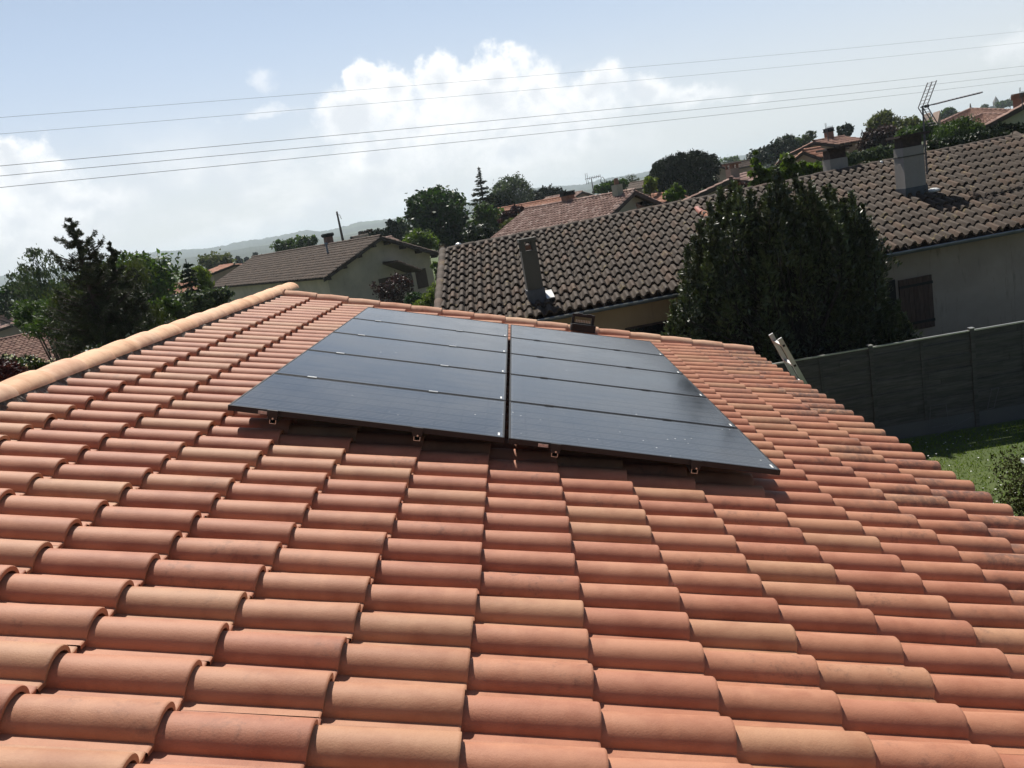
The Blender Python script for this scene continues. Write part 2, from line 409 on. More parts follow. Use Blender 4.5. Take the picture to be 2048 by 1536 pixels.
for post_, sd_ in ((lambda a: a, 3), (mirror, 4)):
    verge = MB(); verge_row(verge, post_, np.random.default_rng(sd_))
    vo = verge.build('verge', M_VERGE, house, smooth=True); md = vo.modifiers.new('edges', 'EDGE_SPLIT'); md.split_angle = R(50)

# ridge: half-round caps, each lapping the next, bedded on mortar
ridge = MB(); rs = np.random.default_rng(5)
zc = float(rf(0, -3.0)[2]) - 0.030                # height of the cap edges
uu = 5.0628; ridge_u = np.arange(uu - 16 * 0.4365, 11.75, 0.4365)
for ue in ridge_u:
    L = 0.4365 + 0.05; t = rs.random(3)
    tv = np.array([0, 0.12, 0.3, 0.55, 0.8, 0.97, 1.0]) * L
    rr = 0.128 + 0.015 * (tv / L) ** 0.8; rr[-1] -= 0.004
    hh = 0.076 + 0.027 * np.sin(np.clip(tv / L, 0, 1) * math.pi * 0.56); hh[-1] -= 0.004
    th = np.linspace(0, math.pi, 17)
    X = XR + rr[:, None] * np.cos(th)[None] + rs.normal(0, 0.004)
    Z = zc + hh[:, None] * np.sin(th)[None] + rs.normal(0, 0.002)
    Y = ue - 0.05 + tv[:, None] + 0 * X
    top = np.stack([X, Y, Z], -1); ridge.grid(top, t, flip=True)
    for e, s_ in ((-1, -0.001), (0, 0.001)):
        inn = np.stack([XR + (rr[e] - 0.015) * np.cos(th), np.full(17, Y[e, 0] + s_), zc - 0.002 + (hh[e] - 0.015) * np.sin(th)], -1)
        ridge.grid(np.stack([top[e], inn]), t)
ro = ridge.build('ridge', M_RIDGE, house, smooth=True); md = ro.modifiers.new('edges', 'EDGE_SPLIT'); md.split_angle = R(50)
mort = MB(); rs = np.random.default_rng(6)
for post in (lambda a: a, mirror):
    u = np.arange(U0 + K0 * DU - 0.1, 11.4, 0.02)
    prof = [(-3.075, 0.020), (-2.985, -0.004), (-2.945, -0.026), (-2.905, -0.060), (-2.86, -0.105)]
    G = []
    for v, h in prof:
        wob = rs.normal(0, 0.007, len(u)) + 0.014 * np.sin(u * 2 * math.pi / DU + 0.6)
        G.append(rf(u, v + wob, h + rs.normal(0, 0.006, len(u))))
    mort.grid(post(np.stack(G, 0)))
mort.build('ridge_mortar', M_MORTAR, house)

# walls, gable, boarding, gutter
E0 = rf(0, V0 - 0.04, -0.13); EX, EZ = float(E0[0]), float(E0[2]); Y0, Y1 = U0 + K0 * DU - 0.05, UVG - 0.05
wl = MB(); xw = EX - 0.45
zt = EZ + 0.45 * math.tan(AL) - 0.12; zr = zt + (xw - XR) * math.tan(AL)
xl = 2 * XR - xw; ya, yb = Y0 + 0.15, Y1 - 0.12
for y0, y1 in ((ya, ya + 0.25), (yb - 0.25, yb)):
    for a, b, za, zb in ((xl, XR, zt, zr), (XR, xw, zr, zt)):
        wl.hexa([[a, y0, 0], [b, y0, 0], [b, y1, 0], [a, y1, 0], [a, y0, za], [b, y0, zb], [b, y1, zb], [a, y1, za]])
for x0, x1 in ((xl, xl + 0.25), (xw - 0.25, xw)):
    wl.box(((x0 + x1) / 2, (ya + yb) / 2, zt / 2), (0.25, yb - ya - 0.504, zt))
wl.build('wall', M_CREAM, house)
deck = MB()
deck.slab(rf([Y0, Y1, Y1, Y0], [V0 - 0.06, V0 - 0.06, VR + 0.05, VR + 0.05], -0.118)[[0, 3, 2, 1]][::-1], 0.025)
deck.slab(mirror(rf([Y0, Y1, Y1, Y0], [V0 - 0.06, V0 - 0.06, VR + 0.05, VR + 0.05], -0.118)), 0.025)
deck.build('roof_boarding', M_DARKWOOD, house)
for post in (lambda a: a, mirror):
    g = MB(); th = np.linspace(math.pi, 2 * math.pi, 9)
    ring = np.stack([EX + 0.075 + 0.07 * np.cos(th), 0 * th, EZ - 0.005 + 0.07 * np.sin(th)], -1)
    ring2 = np.stack([EX + 0.075 + 0.064 * np.cos(th[::-1]), 0 * th, EZ - 0.005 + 0.064 * np.sin(th[::-1])], -1)
    loop = np.concatenate([ring, ring2, ring[:1]])
    g.grid(post(np.stack([loop + [0, Y0, 0], loop + [0, Y1, 0]])))
    g.build('gutter', M_WHITE, house, smooth=False)

# ------------------------------------------------------------------ solar panels
HP = 1.3867                                       # eye above the glass
HG = HT - HP                                      # glass above the tile crests
PU0, PV0, PW, PH, PGAP = 4.8895, -1.5806, 1.70, 1.00216, 0.0232
m, n = new_mat('panel glass')
oc = n('TexCoord').outputs['Object']; so = n('SeparateXYZ', oc)
def stripes(v, period, width, soft):
    fr = n.math('FRACT', n.math('DIVIDE', n.math('ADD', v, 10.0), period))
    d = n.math('ABSOLUTE', n.math('SUBTRACT', fr, 0.5))
    return n.step(d, 0.5 - width / period - soft / period, 0.5 - width / period + soft / period)
bus = stripes(so.outputs[1], 0.0325, 0.0022, 0.0018)
gapx = stripes(so.outputs[0], 0.1625, 0.002, 0.002); gapy = stripes(so.outputs[1], 0.1625, 0.002, 0.002)
cellv = n('TexWhiteNoise', n.vm('FLOOR', n.vm('SCALE', oc)), noise_dimensions='3D')
base = n.mix(n.math('MULTIPLY', bus, 0.8), (0.011, 0.012, 0.017, 1), (0.17, 0.175, 0.185, 1))
base = n.mix(n.math('MAXIMUM', gapx, gapy), base, (0.006, 0.006, 0.008, 1))
Pw = pos(n)
dust = n.noise(Pw, 1.7, 7, 0.62); dust2 = n.noise(n.vm('MULTIPLY', Pw, (0.6, 5.0, 1)), 2.0, 5, 0.6)
dm = n.math('ADD', n.math('MULTIPLY', n.step(dust.outputs[0], 0.35, 0.7), 0.07), n.math('MULTIPLY', n.step(dust2.outputs[0], 0.5, 0.75), 0.03))
base = n.mix(dm, base, (0.44, 0.42, 0.38, 1))
edge = n.math('MAXIMUM', n.step(n.math('ABSOLUTE', so.outputs[0]), 0.815, 0.838), n.step(n.math('ABSOLUTE', so.outputs[1]), 0.470, 0.486))
base = n.mix(n.math('MULTIPLY', edge, 0.10), base, (0.45, 0.43, 0.40, 1))
sp = n('TexVoronoi', Pw, feature='F1'); sp.inputs['Scale'].default_value = 17.0
area = n.step(n.noise(Pw, 0.9, 3).outputs[0], 0.52, 0.60)
spm = n.math('MULTIPLY', n.math('MULTIPLY', n.step(sp.outputs['Distance'], 0.13, 0.07), n.step(n('SeparateColor', sp.outputs['Color']).outputs[0], 0.70, 0.74)), area)
base = n.mix(n.math('MULTIPLY', spm, 0.85), base, (0.62, 0.62, 0.58, 1))
rg = n.math('ADD', 0.13, n.math('MULTIPLY', n.step(dust.outputs[0], 0.3, 0.7), 0.07))
finish(n, base, rg, n.noise(Pw, 420.0, 2).outputs[0], 0.03, 0.001, IOR=1.5)
M_PANEL = m
M_STICK = plain('pale sticker', (0.55, 0.45, 0.38), 0.6, 0.25, 60.0)

NAMES_ROW = ['nearest', 'second nearest', 'middle', 'second farthest', 'farthest']
def make_panel():
    r = empty('solar_panel', (0, 0, 0), 'x', 'solar panel', 'black solar panels clamped to the roof')
    a, b, fw, fh = PW / 2 - 0.002, PH / 2 - 0.010, 0.012, 0.035
    f_ = MB()
    f_.box((0, -b + fw / 2, -fh / 2), (2 * a, fw, fh)); f_.box((0, b - fw / 2, -fh / 2), (2 * a, fw, fh))
    f_.box((-a + fw / 2, 0, -fh / 2), (fw, 2 * b - 2 * fw, fh)); f_.box((a - fw / 2, 0, -fh / 2), (fw, 2 * b - 2 * fw, fh))
    fo = f_.build('frame', M_BLACKM, r)
    bv = fo.modifiers.new('bevel', 'BEVEL'); bv.width = 0.0015; bv.segments = 1
    MB().box((0, 0, -0.006), (2 * a - 2 * fw, 2 * b - 2 * fw, 0.007)).build('glass', M_PANEL, r)
    MB().box((0, 0, -0.015), (2 * a - 2 * fw - 0.004, 2 * b - 2 * fw - 0.004, 0.004)).build('back_sheet', M_BLACKP, r)
    MB().box((a - 0.035, -b + 0.075, -0.0022), (0.013, 0.060, 0.001)).build('barcode_label', M_WHITE, r)
    return r
proto = make_panel()
def copy_tree(o, parent=None):
    c = o.copy(); col.objects.link(c)
    if parent is not None: c.parent = parent
    for ch in list(o.children): copy_tree(ch, c)
    return c
first = True
for ci in range(2):
    for ri in range(5):
        r = proto if first else copy_tree(proto)
        first = False
        c = rf(PU0 + (ri + 0.5) * PH, PV0 + PW / 2 + ci * (PW + PGAP), HG)
        r.location = c; r.rotation_euler = (0, AL, 0)
        r['label'] = 'black solar panel, %s row of the %s column, %s' % (NAMES_ROW[ri], ('ridge side', 'eave side')[ci], 'over orange tiles')
# sticker on the front edge of the two nearest panels
for v in (-1.36, 0.36):
    q = rf(PU0 + 0.004, v, HG - 0.020)
    o = MB().box(q, (0.062, 0.002, 0.020), M=[SV, UV, NV]).build('sticker', M_STICK, None, origin=q)
    tag(o, 'pale rating sticker on the front edge of the nearest %s panel' % ('ridge side' if v < 0 else 'eave side'), 'sticker', 'stickers on the panel front edges')

# rails under the panels with end clamps and middle clamps
RAILV = (-1.300, -0.415, 0.437, 1.310)
RL = ['nearest the ridge', 'second from the ridge', 'second from the eave', 'nearest the eave']
for ri_, v in enumerate(RAILV):
    q = rf(PU0, v, 0.05)
    r = empty('mounting_rail', q, 'aluminium rail with clamps under the solar panels, %s' % RL[ri_], 'rail', 'mounting rails under the solar panels')
    pr = MB(); ua, ub = PU0 + 0.005, PU0 + 5 * PH + 0.02
    def bar(v0, v1, h0, h1, u0=ua, u1=ub, mb=None):
        (mb or pr).hexa([rf(u0, v0, h0), rf(u0, v1, h0), rf(u1, v1, h0), rf(u1, v0, h0), rf(u0, v0, h1), rf(u0, v1, h1), rf(u1, v1, h1), rf(u1, v0, h1)])
    t_, hb, hm, hu = 0.0035, 0.045, 0.070, HG - 0.037
    bar(v - 0.02, v + 0.02, hb, hb + t_)
    bar(v - 0.02, v - 0.02 + t_, hb + t_, hu); bar(v + 0.02 - t_, v + 0.02, hb + t_, hu)
    bar(v - 0.02 + t_, v + 0.02 - t_, hm, hm + t_)
    bar(v - 0.02 + t_, v - 0.011, hu - t_, hu); bar(v + 0.011, v + 0.02 - t_, hu - t_, hu)
    pr.build('profile', M_ALU, r)
    # roof hooks that carry the rail
    for hu_ in np.arange(PU0 + 0.5, PU0 + 5 * PH, 1.1):
        hk = MB(); bar(v - 0.03, v + 0.03, -0.01, hb, hu_, hu_ + 0.03, hk); hk.build('hook', M_ALU, r)
    c = MB(); bar(v - 0.032, v + 0.032, HG + 0.0005, HG + 0.004, PU0 - 0.014, PU0 + 0.006, c)
    bar(v - 0.032, v + 0.032, HG - 0.034, HG + 0.0005, PU0 - 0.014, PU0 - 0.0105 , c)
    bar(v - 0.028, v + 0.028, HG - 0.055, HG - 0.034, PU0 - 0.012, PU0 + 0.0045, c)
    ec = c.build('end_clamp', M_BLACKM, r)
    b_ = MB(); q2 = rf(PU0 - 0.016, v + 0.004, HG - 0.046)
    b_.tube([q2, q2 + UV * 0.006], 0.006, 6); b_.build('bolt', M_ALU, ec)
    for s_ in range(1, 5):
        uc = PU0 + s_ * PH
        c = MB(); bar(v - 0.033, v + 0.033, HG + 0.001, HG + 0.0045, uc - 0.014, uc + 0.014, c)
        bar(v - 0.034, v + 0.034, HG - 0.030, HG + 0.0005, uc - 0.006, uc + 0.006, c)
        c.build('mid_clamp', M_ALU if ri_ < 2 else M_BLACKM, r)
# open black tool case with a row of bits, standing on the far verge
tcu, tcv = 11.10, 1.13
q = rf(tcu, tcv, -0.02)
tc = empty('bit_case', q, 'small open black bit case standing on the far roof edge behind the panels', 'tool case')
def cb(mb, v0, v1, h0, h1, u0, u1):
    mb.hexa([rf(u0, v0, h0), rf(u0, v1, h0), rf(u1, v1, h0), rf(u1, v0, h0), rf(u0, v0, h1), rf(u0, v1, h1), rf(u1, v1, h1), rf(u1, v0, h1)])
b = MB(); cb(b, tcv - 0.165, tcv + 0.165, -0.01, 0.072, tcu - 0.11, tcu + 0.06); cb(b, tcv - 0.155, tcv + 0.165, 0.0725, 0.086, tcu - 0.11, tcu - 0.07)
b.build('base', M_BLACKP, tc)
b = MB(); cb(b, tcv - 0.160, tcv - 0.122, 0.0725, 0.175, tcu - 0.02, tcu + 0.015); cb(b, tcv + 0.105, tcv + 0.145, 0.0725, 0.175, tcu - 0.02, tcu + 0.015)
cb(b, tcv - 0.160, tcv + 0.145, 0.1755, 0.212, tcu - 0.02, tcu + 0.015); cb(b, tcv - 0.09, tcv - 0.02, 0.2125, 0.222, tcu - 0.02, tcu + 0.015); cb(b, tcv + 0.03, tcv + 0.1, 0.2125, 0.222, tcu - 0.02, tcu + 0.015)
b.build('lid', M_BLACKP, tc)
b = MB(); cb(b, tcv - 0.13, tcv + 0.11, 0.0865, 0.100, tcu - 0.045, tcu - 0.03); b.build('bit_holder', M_BLACKP, tc)
for i in range(9):
    v = tcv - 0.10 + i * 0.0225
    MB().tube([rf(tcu - 0.04, v, 0.1005), rf(tcu - 0.04, v, 0.138)], 0.006, 6).build('bit', M_ALU, tc)

# aluminium ladder leaning on the eave
lu = 9.78; ev = 3.60
foot = rf(lu, ev, 0.0); top0 = foot + np.array([-0.185, 0, 0.46])
dirl = top0 - foot; dirl /= np.linalg.norm(dirl)
pA = foot - dirl * ((foot[2] - 0.02) / dirl[2]); 
ld = empty('ladder', (pA[0], lu, 0), 'aluminium ladder leaning on the eave beside the grey fence', 'ladder')
side = np.cross(dirl, UV)
for sy in (-0.17, 0.17):
    st = MB()
    for (y0, y1, e) in ((-0.035, 0.035, 0),):
        M_ = [UV, side, dirl]; cc = (pA + top0) / 2 + UV * sy
        Ls = np.linalg.norm(top0 - pA)
        st.box(cc, (0.022, 0.052, Ls), M=M_)
    st.build('stile', M_ALU, ld)
    for kk in range(20):
        pt = top0 - dirl * (0.10 + kk * 0.28) + UV * (sy - 0.0125 * np.sign(0.17))
        if pt[2] < 0.2: break
        MB().box(pt - UV * 0.0005, (0.003, 0.028, 0.028), M=[UV, side, dirl]).build('rung_end', M_BLACKP, ld)
for kk in range(20):
    pt = top0 - dirl * (0.10 + kk * 0.28)
    if pt[2] < 0.2: break
    MB().box(pt, (0.318, 0.032, 0.026), M=[UV, side, dirl]).build('rung', M_ALU, ld)

# ------------------------------------------------------------------ ground, hills
m, n = new_mat('ground grass'); P = pos(n)
a = n.mix(n.step(n.noise(P, 0.25, 6, 0.6).outputs[0], 0.35, 0.65), (0.055, 0.080, 0.02, 1), (0.085, 0.110, 0.03, 1))
a = n.mix(n.step(n.noise(P, 9.0, 5, 0.7).outputs[0], 0.45, 0.7), a, (0.055, 0.085, 0.022, 1))
a = n.mix(n.step(n.noise(P, 0.012, 4).outputs[0], 0.5, 0.6), a, (0.10, 0.085, 0.05, 1))
finish(n, a, 0.95, n.noise(P, 40, 3).outputs[0], 0.6, 0.03); M_GROUND = m
g = MB(); xs = np.concatenate([[-9000, -3000, -1000, -300], np.linspace(-90, 90, 19), [300, 1000, 3000, 9000]])
ys = np.concatenate([[-600, -100], np.linspace(-20, 100, 13), [200, 400, 800, 1600, 3000, 6000, 9000]])
GX, GY = np.meshgrid(xs, ys, indexing='ij')
g.grid(np.stack([GX, GY, 0 * GX], -1)); tag(g.build('ground', M_GROUND), kind='structure')

m, n = new_mat('wooded hills'); P = pos(n)
a = n.mix(n.step(n.noise(P, 0.004, 6, 0.65).outputs[0], 0.52, 0.60), (0.020, 0.032, 0.014, 1), (0.055, 0.075, 0.028, 1))
a = n.mix(n.step(n.noise(P, 0.03, 5, 0.7).outputs[0], 0.4, 0.6), a, n.mix(1.0, a, (0.55, 0.6, 0.55, 1), 'MULTIPLY'))
finish(n, a, 0.95); M_HILL = m
def hill(prof, D, depth, seed, name='hills', rough=1.0):
    rg = np.random.default_rng(seed); px_ = np.array([q[0] for q in prof], float); py_ = np.array([q[1] for q in prof], float)
    xs = np.arange(px_[0], px_[-1], 2.0); ys = np.interp(xs, px_, py_)
    wob = sum(rg.normal(0, 1, len(xs) // s + 2).repeat(s)[:len(xs)] * am for s, am in ((1, 0.35), (3, 0.55), (9, 0.7), (25, 0.7)))
    ys = ys - np.abs(wob) * rough
    top = np.array([at(x, y, D) for x, y in zip(xs, ys)])
    front = top.copy(); front[:, 0] *= (D - depth) / D; front[:, 1] = D - depth; front[:, 2] = -2
    mids = []; sm = np.convolve(np.pad(top[:, 2], 20, 'edge'), np.ones(41) / 41, 'valid')
    for k, q in enumerate((0.25, 0.5, 0.75, 0.9)):
        mp = front * (1 - q) + top * q; mp[:, 2] = (sm * (1 - q ** 6) + top[:, 2] * q ** 6 - 2.0 * (q < 0.9)) * (q ** 0.8) + np.convolve(rg.normal(0, 2.5, len(xs)), np.ones(15) / 15, 'same'); mids.append(mp)
    back = top.copy(); back[:, 1] += depth; back[:, 2] = -2
    b = MB(); b.grid(np.stack([front] + mids + [top, back], 0)); return tag(b.build(name, M_HILL, smooth=True), kind='structure')
hill([(-500, 640), (-200, 592), (0, 553), (60, 545), (150, 530), (250, 512), (310, 505), (400, 499), (450, 492), (480, 484), (530, 478), (580, 468), (610, 461),
      (640, 465), (680, 457), (723, 444), (780, 439), (811, 434), (870, 426), (935, 407), (1000, 391), (1062, 378), (1107, 372), (1160, 371), (1226, 356), (1300, 344),
      (1380, 330), (1434, 318), (1483, 311), (1540, 306), (1640, 290), (1800, 262), (1900, 240), (2048, 216), (2300, 170), (2700, 100)], 2600, 700, 21)
hill([(-500, 660), (-100, 604), (0, 592), (200, 552), (300, 528), (420, 508), (520, 492), (600, 486), (700, 470), (760, 462), (850, 446), (1000, 408), (1100, 392),
      (1200, 376), (1300, 352), (1500, 322), (2048, 222), (2500, 140)], 1500, 500, 22, rough=0.7)

# ------------------------------------------------------------------ tiled slopes and houses
def tiled_slope(mb, EL, ER, RR, RL, nu, nv, P=9, bh=0.055, step=0.03, seed=0, jit=1.0, wide=0.30):
    """rows of half-round cover tiles over channels between an eave (EL-ER) and a ridge (RL-RR)"""
    rg = np.random.default_rng(seed); EL, ER, RR, RL = [np.asarray(q, float) for q in (EL, ER, RR, RL)]
    nn = np.cross(ER - EL, RL - EL); nn /= np.linalg.norm(nn); nn = nn if nn[2] > 0 else -nn
    s = np.linspace(-0.5, 0.5, P); r = np.abs(s) / wide
    z = np.where(r < 1, bh * np.sqrt(np.clip(1 - r ** 2, 0, 1)) ** 0.9, -0.35 * bh * np.cos((np.abs(s) - 0.5) / (0.5 - wide) * math.pi / 2) ** 1)
    I, J = np.meshgrid(np.arange(nu), np.arange(nv), indexing='ij'); I = I.ravel(); J = J.ravel(); N = len(I)
    ju = rg.normal(0, 0.02, N) * jit; jw = rg.normal(0, 0.03, N) * jit; jz = rg.normal(0, 0.004, N) * jit
    def pt(u, w, h):
        u = u[..., None]; w = w[..., None]
        q = (EL * (1 - u) + ER * u) * (1 - w) + (RL * (1 - u) + RR * u) * w
        return q + h[..., None] * nn
    u = (I[:, None] + 0.5 + s[None] + ju[:, None]) / nu
    rows = []
    for w_, dz in ((J + 1.12, 0.0), (J + 0.02, step), (J + 0.0, step * 0.8), (J + 0.03, 0.0 - 0.01)):
        w = np.clip((w_ + jw) / nv, -0.02, 1.0)[:, None] + 0 * u
        rows.append(pt(u, w, z[None] * (0.9 if dz == 0 else 1.0) + dz + jz[:, None] - 0.06))
    V = np.stack(rows, 1)                          # N,4,P,3
    k = (np.arange(N)[:, None, None] * 4 + np.arange(3)[None, :, None]) * P + np.arange(P - 1)[None, None]
    k = k.ravel(); F = np.stack([k, k + P, k + P + 1, k + 1], 1)
    t = np.repeat(rg.random((N, 3)), 4 * P, 0)
    mb.add(V.reshape(-1, 3), F, t); return nn
def ridge_caps(mb, A, B, r=0.11, ln=0.42, seed=0, n=9):
    rg = np.random.default_rng(seed); A, B = np.asarray(A, float), np.asarray(B, float); L = np.linalg.norm(B - A); d = (B - A) / L
    g = np.cross(d, [0, 0, 1.0]); g /= np.linalg.norm(g); up = np.cross(g, d); th = np.linspace(-0.1, math.pi + 0.1, n)
    for k in range(int(L / ln) + 1):
        G = []
        for q, rr in ((0, r * 0.92), (0.5 * ln, r), (ln + 0.02, r * 1.06), (ln + 0.025, r * 0.92)):
            c = A + d * min(k * ln + q, L + 0.02) + up * rg.normal(0, 0.006)
            G.append(c + rr * (np.cos(th)[:, None] * g + np.sin(th)[:, None] * up * 0.9) - up * 0.03)
        mb.grid(np.stack(G), rg.random(3), flip=True)
def up_(p, h): return np.asarray(p, float) + np.array([0, 0, h])
def gable_house(name, label, A, B, E, mroof, mwall, group=None, ov=0.35, oy=0.25, tu=0.22, tv=0.40, P=5, seed=1, wother=None, hother=None, zg=0.0, board=M_DARKWOOD, cat='house'):
    """A, B: ends of the ridge (A is the end whose gable we look at), E: eave corner below A. All in metres in the world."""
    A, B, E = [np.asarray(q, float) for q in (A, B, E)]
    r = (B - A); r[2] = 0; L = np.linalg.norm(r); r /= L; B = A + r * L
    g = np.array([r[1], -r[0], 0]); sgn = 1.0 if (E - A) @ g > 0 else -1.0; g = g * sgn
    w1 = (E - A) @ g; h1 = A[2] - E[2]; w2 = wother or w1; h2 = hother if hother is not None else h1 * w2 / w1
    base = (A + B) / 2; root = empty(name, (base[0], base[1], zg), label, cat, group)
    out = dict(root=root, r=r, g=g, A=A, B=B, w1=w1, h1=h1, w2=w2, h2=h2)
    for k, (s_, w_, h_) in enumerate(((1, w1, h1), (-1, w2, h2))):
        e0 = A + g * s_ * w_ - np.array([0, 0, h_]); e1 = B + g * s_ * w_ - np.array([0, 0, h_])
        mb = MB(); nu = max(4, int(L / tu)); nv = max(3, int(np.hypot(w_, h_) / tv))
        tiled_slope(mb, e0, e1, B, A, nu, nv, P, seed=seed + k, wide=0.33)
        mb.build('roof', mroof, root, smooth=True)
        bb = MB(); nn = np.cross(e1 - e0, A - e0); nn /= np.linalg.norm(nn); nn = nn if nn[2] > 0 else -nn
        bb.hexa(np.concatenate([np.array([e0, e1, B, A]) - nn * 0.16, np.array([e0, e1, B, A]) - nn * 0.10]))
        for q in (A, B):                           # verge boards under the tiles
            dd = (q - (q + g * s_ * w_ - np.array([0, 0, h_])))
            e_ = q - dd; sg = 1 if q is A else -1
            bb.hexa(np.concatenate([np.array([e_ - r * 0.02 * sg, e_ + r * 0.06 * sg, q + r * 0.06 * sg, q - r * 0.02 * sg]) - np.array([0, 0, 0.30]),
                                    np.array([e_ - r * 0.02 * sg, e_ + r * 0.06 * sg, q + r * 0.06 * sg, q - r * 0.02 * sg]) - np.array([0, 0, 0.08])]))
        bb.build('roof_boarding', board, root)
    rc = MB(); ridge_caps(rc, A, B, seed=seed); rc.build('ridge', mroof, root, smooth=True)
    y0 = A + r * oy; y1 = B - r * oy; prof = []
    i1, i2 = w1 - ov, w2 - ov
    zt1 = A[2] - h1 * i1 / w1 - 0.2; zt2 = A[2] - h2 * i2 / w2 - 0.2
    ring = lambda q: np.array([up_(q + g * i1, 0), up_(q + g * i1, 0), q, q - g * i2, q - g * i2])
    V0 = ring(y0); V1 = ring(y1)
    for V in (V0, V1): V[0, 2] = zg; V[1, 2] = zt1; V[2, 2] = A[2] - 0.2; V[3, 2] = zt2; V[4, 2] = zg
    wb = MB(); wb.add(np.concatenate([V0, V1]), [[0, 1, 6, 5], [1, 2, 7, 6], [2, 3, 8, 7], [3, 4, 9, 8]])
    wb.add(V0, [[0, 1, 2, 3, 4]]); wb.add(V1, [[4, 3, 2, 1, 0]])
    wb.build('wall', mwall, root)
    out['gable'] = (y0, -r)
    return out
def hit(x, y, P0, nn):
    d = ray(x, y); return CAM + d * (((np.asarray(P0) - CAM) @ nn) / (d @ nn))
def wall_box(mb, quad, out_n, th):                 # quad on a wall plane, made th thick outwards
    q = np.asarray(quad, float); mb.hexa(np.concatenate([q, q + np.asarray(out_n) * th]))
def chimney(root, c, size, z0, z1, mbody, rz=0, cap='slab', mcap=None, name='chimney', over=0.22):
    c = np.asarray(c, float); sx, sy = size; b = MB()
    b.box((c[0], c[1], (z0 + z1) / 2), (sx, sy, z1 - z0), rz)
    body = b.build(name, mbody, root)
    b = MB()
    if cap == 'slab':
        for ax in (-1, 1):
            for ay in (-1, 1):
                o_ = np.array([ax * (sx / 2 - 0.05), ay * (sy / 2 - 0.05)]); co, si = math.cos(rz), math.sin(rz)
                b.box((c[0] + o_[0] * co - o_[1] * si, c[1] + o_[0] * si + o_[1] * co, z1 + 0.10), (0.09, 0.09, 0.196), rz)
        b.box((c[0], c[1], z1 + 0.235), (sx + over, sy + over, 0.07), rz)
    elif cap == 'block':
        b.box((c[0], c[1], z1 + 0.12), (sx - 0.05, sy - 0.05, 0.238), rz)
        b.box((c[0], c[1], z1 + 0.27), (sx + over, sy + over, 0.06), rz)
    elif cap == 'crown':
        b.box((c[0], c[1], z1 + 0.03), (sx + 0.12, sy + 0.12, 0.058), rz)
        for k in range(4): b.box((c[0] + (k - 1.5) * sx * 0.3, c[1], z1 + 0.14), (0.08, sy * 0.9, 0.16), rz)
        b.box((c[0], c[1], z1 + 0.245), (sx + 0.1, sy + 0.1, 0.04), rz)
    elif cap == 'pot':
        b.tube([(c[0], c[1], z1), (c[0], c[1], z1 + 0.35)], [0.14, 0.11], 10)
    b.build(name + '_cap' if name != 'chimney' else 'chimney_cap', mcap or M_DARKWOOD, body)
    return body

# ---- the long house with old dark tiles across the back fence
zE = CAM[2] - 2.25
BEL = atz(872, 667, zE); BER = atz(2048, 447, zE); dB = BER - BEL; dB[2] = 0; dB /= np.linalg.norm(dB)
BRL = at(886, 496, 21.7); BRR = at(2030, 268, 23.7)
BER = BEL + dB * (np.linalg.norm((BRR - BRL)) * 1.0); BER[2] = zE
nB = np.cross(BER - BEL, BRL - BEL); nB /= np.linalg.norm(nB); nB = nB if nB[2] > 0 else -nB
gB = np.array([dB[1], -dB[0], 0])                  # towards us
hb_ = empty('long_house', ((BEL[0] + BER[0]) / 2, 21.8, 0), 'long low house with weathered dark barrel tiles behind the fence', 'house')
mb = MB(); tiled_slope(mb, BEL, BER, BRR, BRL, 77, 12, 11, bh=0.062, step=0.050, seed=31, jit=1.1)
mb.build('roof', M_OLD, hb_, smooth=True).modifiers.new('edges', 'EDGE_SPLIT').split_angle = R(50)
bkL, bkR = BRL - gB * 4.9 - [0, 0, 1.5], BRR - gB * 4.9 - [0, 0, 1.5]
mb = MB(); tiled_slope(mb, bkR, bkL, BRL, BRR, 77, 12, 7, bh=0.062, step=0.036, seed=32); mb.build('roof', M_OLD, hb_, smooth=True)
mb = MB(); ridge_caps(mb, BRL - [0, 0, 0.075], BRR - [0, 0, 0.075], 0.125, 0.40, 33); mb.build('ridge', M_OLD, hb_, smooth=True)
for q0, q1 in ((BEL, BRL), (bkL, BRL), (BER, BRR), (bkR, BRR)):
    mb = MB(); ridge_caps(mb, q0 + nB * 0.01, q1 + nB * 0.01, 0.10, 0.41, 34); mb.build('verge', M_OLD, hb_, smooth=True)
mb = MB(); mb.hexa(np.concatenate([np.array([BEL, BER, BRR, BRL]) - nB * 0.20, np.array([BEL, BER, BRR, BRL]) - nB * 0.12])); mb.build('roof_boarding', M_DARKWOOD, hb_)
gt = MB(); th = np.linspace(math.pi, 2 * math.pi, 9); rr = 0.075
for q, (r_, z_) in enumerate(((0.075, 0.0),)):
    A0 = BEL + gB * 0.07 - [0, 0, 0.10]; A1 = BER + gB * 0.07 - [0, 0, 0.10]
    loop = np.concatenate([np.stack([np.cos(th) * r_, np.sin(th) * r_], 1), np.stack([np.cos(th[::-1]) * (r_ - 0.006), np.sin(th[::-1]) * (r_ - 0.006)], 1)]); loop = np.concatenate([loop, loop[:1]])
    G = [[A_ + gB * x + np.array([0, 0, y]) for x, y in loop] for A_ in (A0, A1)]
    gt.grid(np.array(G))
gt.build('gutter', M_ZINC, hb_)
for k in range(40):                                # bright gutter clips seen between the tile ends
    c = BEL + (BER - BEL) * ((k + 0.02) / 77) + gB * 0.148 - [0, 0, 0.092]
    MB().box(c, (0.10, 0.006, 0.012), math.atan2(dB[1], dB[0])).build('gutter_clip', M_ALU, hb_)
